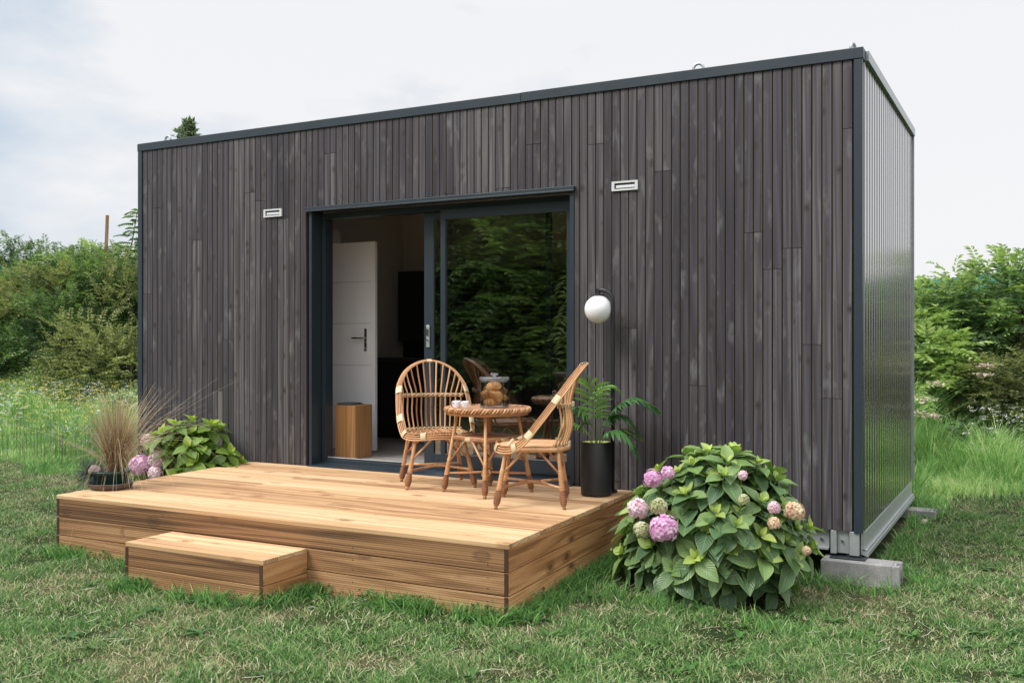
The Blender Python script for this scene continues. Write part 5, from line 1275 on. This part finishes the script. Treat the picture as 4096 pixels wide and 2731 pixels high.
def strands(n, name, mat, parent, r0, hmin, hmax, spread, droop, rad, tone, cx_=0, cy_=0, segs=9, bias=(0,0)):
    mb = MB()
    for k in range(n):
        a = rd.uniform(0, 2*PI); b0 = Vector((cx_+math.cos(a)*r0*rd.random(), cy_+math.sin(a)*r0*rd.random(), 0)); H_ = rd.uniform(hmin, hmax); s_ = spread*abs(rd.gauss(0, 1))*H_
        dx, dy = math.cos(a)*s_+bias[0]*rd.random()*H_, math.sin(a)*s_+bias[1]*rd.random()*H_; dr = droop*rd.random()**2.2*H_; pts = []
        for i in range(segs+1):
            t = i/segs; pts.append(b0+Vector((dx*t**1.35, dy*t**1.35, H_*(t-.12*t*t)-dr*t**3)))
        t0_ = min(1, max(0, rd.gauss(tone, .2)))
        o_ = len(mb.v); mb.tube(pts, [rad*(1-.75*i/segs) for i in range(segs+1)], 3, .5, cap=False)
        for q in range(o_, len(mb.v)): mb.r[q] = min(1, t0_+.62*((q-o_)//3)/segs)
    return mb.build(name, mat, parent)
strands(560, 'blades', M['straw'], sg, .06, .32, .76, .25, .35, .0019, .12)
strands(260, 'arching_blades', M['straw'], sg, .06, .40, .80, .55, 1.3, .0014, .40, bias=(.35,.35))
strands(110, 'hanging_blades', M['straw'], sg, .06, .25, .42, .62, 2.6, .0016, .45, bias=(-.1,-.4))
fe = empty('blue_fescue', (-5.335, -1.835, DT+.115), 0, 'spiky blue grey fescue tuft on the left side of the green bowl', 'ornamental grass')
mb = MB()
for k in range(650):
    d = Vector((rd.gauss(-.25,1), rd.gauss(0,1), rd.gauss(.45,.8))).normalized(); L = rd.uniform(.09,.185); 
    pts = [Vector((0,0,0))+d*L*t+Vector((0,0,-.035*t*t)) for t in (0,.33,.66,1)]
    mb.tube(pts, [.0018,.0015,.0012,.0004], 3, rd.random(), cap=False)
mb.build('blades', M['fescue'], fe)

# ------------------------------------------------------------------ weeds by the deck
def weed_patch(name, x, y, label, size=.05, h=.06):
    n = len(x); sp_ = []
    P = np.stack([x+rng.standard_normal(n)*.03, y+rng.standard_normal(n)*.03, gz_np(x, y)+rng.random(n)*h], 1); D = rand_dir(n); D[:, 2] = np.abs(D[:, 2])*.7+.1
    V, F, r_ = leaf_cards(P, D, np.tile([0,0,1.], (n,1)), size*(.5+.8*rng.random(n)), size*.5*(.6+.6*rng.random(n)), rng.random(n)*.7+.1)
    tag(np_mesh(name, V, None, F, M['weed'], r_, smooth=False), label, 'weeds', kind='stuff')
x, y = edge_pts([(-5.3,-2.22,-4.1,-2.22), (-4.1,-2.62,-2.93,-2.62), (-2.93,-2.62,-2.93,-2.22), (-2.93,-2.22,-1.52,-2.22), (-1.51,-2.2,-1.6,-.3)], 420, .05)
k = pnoise(x, y, 4, 55) > -.05; weed_patch('clover_weeds', x[k], y[k], 'small leafy weeds growing at the foot of the deck and step', .034, .07)
x, y = fan(9000, 4.2, 11, .6, 1.0); k = keep(x, y, .1) & (pnoise(x, y, 1.7, 61) > .12); x, y = x[k], y[k]
weed_patch('clover_patches', x, y, 'patches of clover leaves scattered through the lawn', .022, .03)
# dandelion-like rosettes
x, y = fan(70, 4.4, 8.5, .55, 1.0); k = keep(x, y, .06); x, y = x[k], y[k]; sp = []
for a, b in zip(list(x)+[-3.55,-3.35,-2.75,-1.75,-1.5], list(y)+[-2.68,-2.7,-2.36,-2.32,-2.3]):
    z = gz(a, b)+.01
    for q in range(random.randint(5, 9)):
        th = random.uniform(0, 2*PI); sp.append(((a, b, z), (math.cos(th), math.sin(th), random.uniform(.15,.6)), (0,0,1.), random.uniform(.05,.12), .28, .3, random.uniform(.2,.7)))
V, F, rn_, uv = hyd_leaves(sp); tag(np_mesh('dandelion_leaves', V, F, None, M['weed'], rn_, None, True, uv), 'broad leaved dandelion rosettes in the lawn near the deck', 'weeds', kind='stuff')
# dry fallen stalks
mb = MB(); x, y = fan(420, 4.3, 9.5, .58, 1.0); k = keep(x, y, .05)
for a, b in zip(x[k], y[k]):
    th = random.uniform(0, PI); L = random.uniform(.03,.13); z = gz(a, b)+.02; mb.tube([(a, b, z), (a+math.cos(th)*L*.5, b+math.sin(th)*L*.5, z+.004), (a+math.cos(th)*L, b+math.sin(th)*L, z+random.uniform(-.01,.03))], random.uniform(.0008,.0018), 4, random.random())
tag(mb.build('dry_stalks', M['seed']), 'pale dry stalks and straw lying on the lawn', 'straw', kind='stuff')
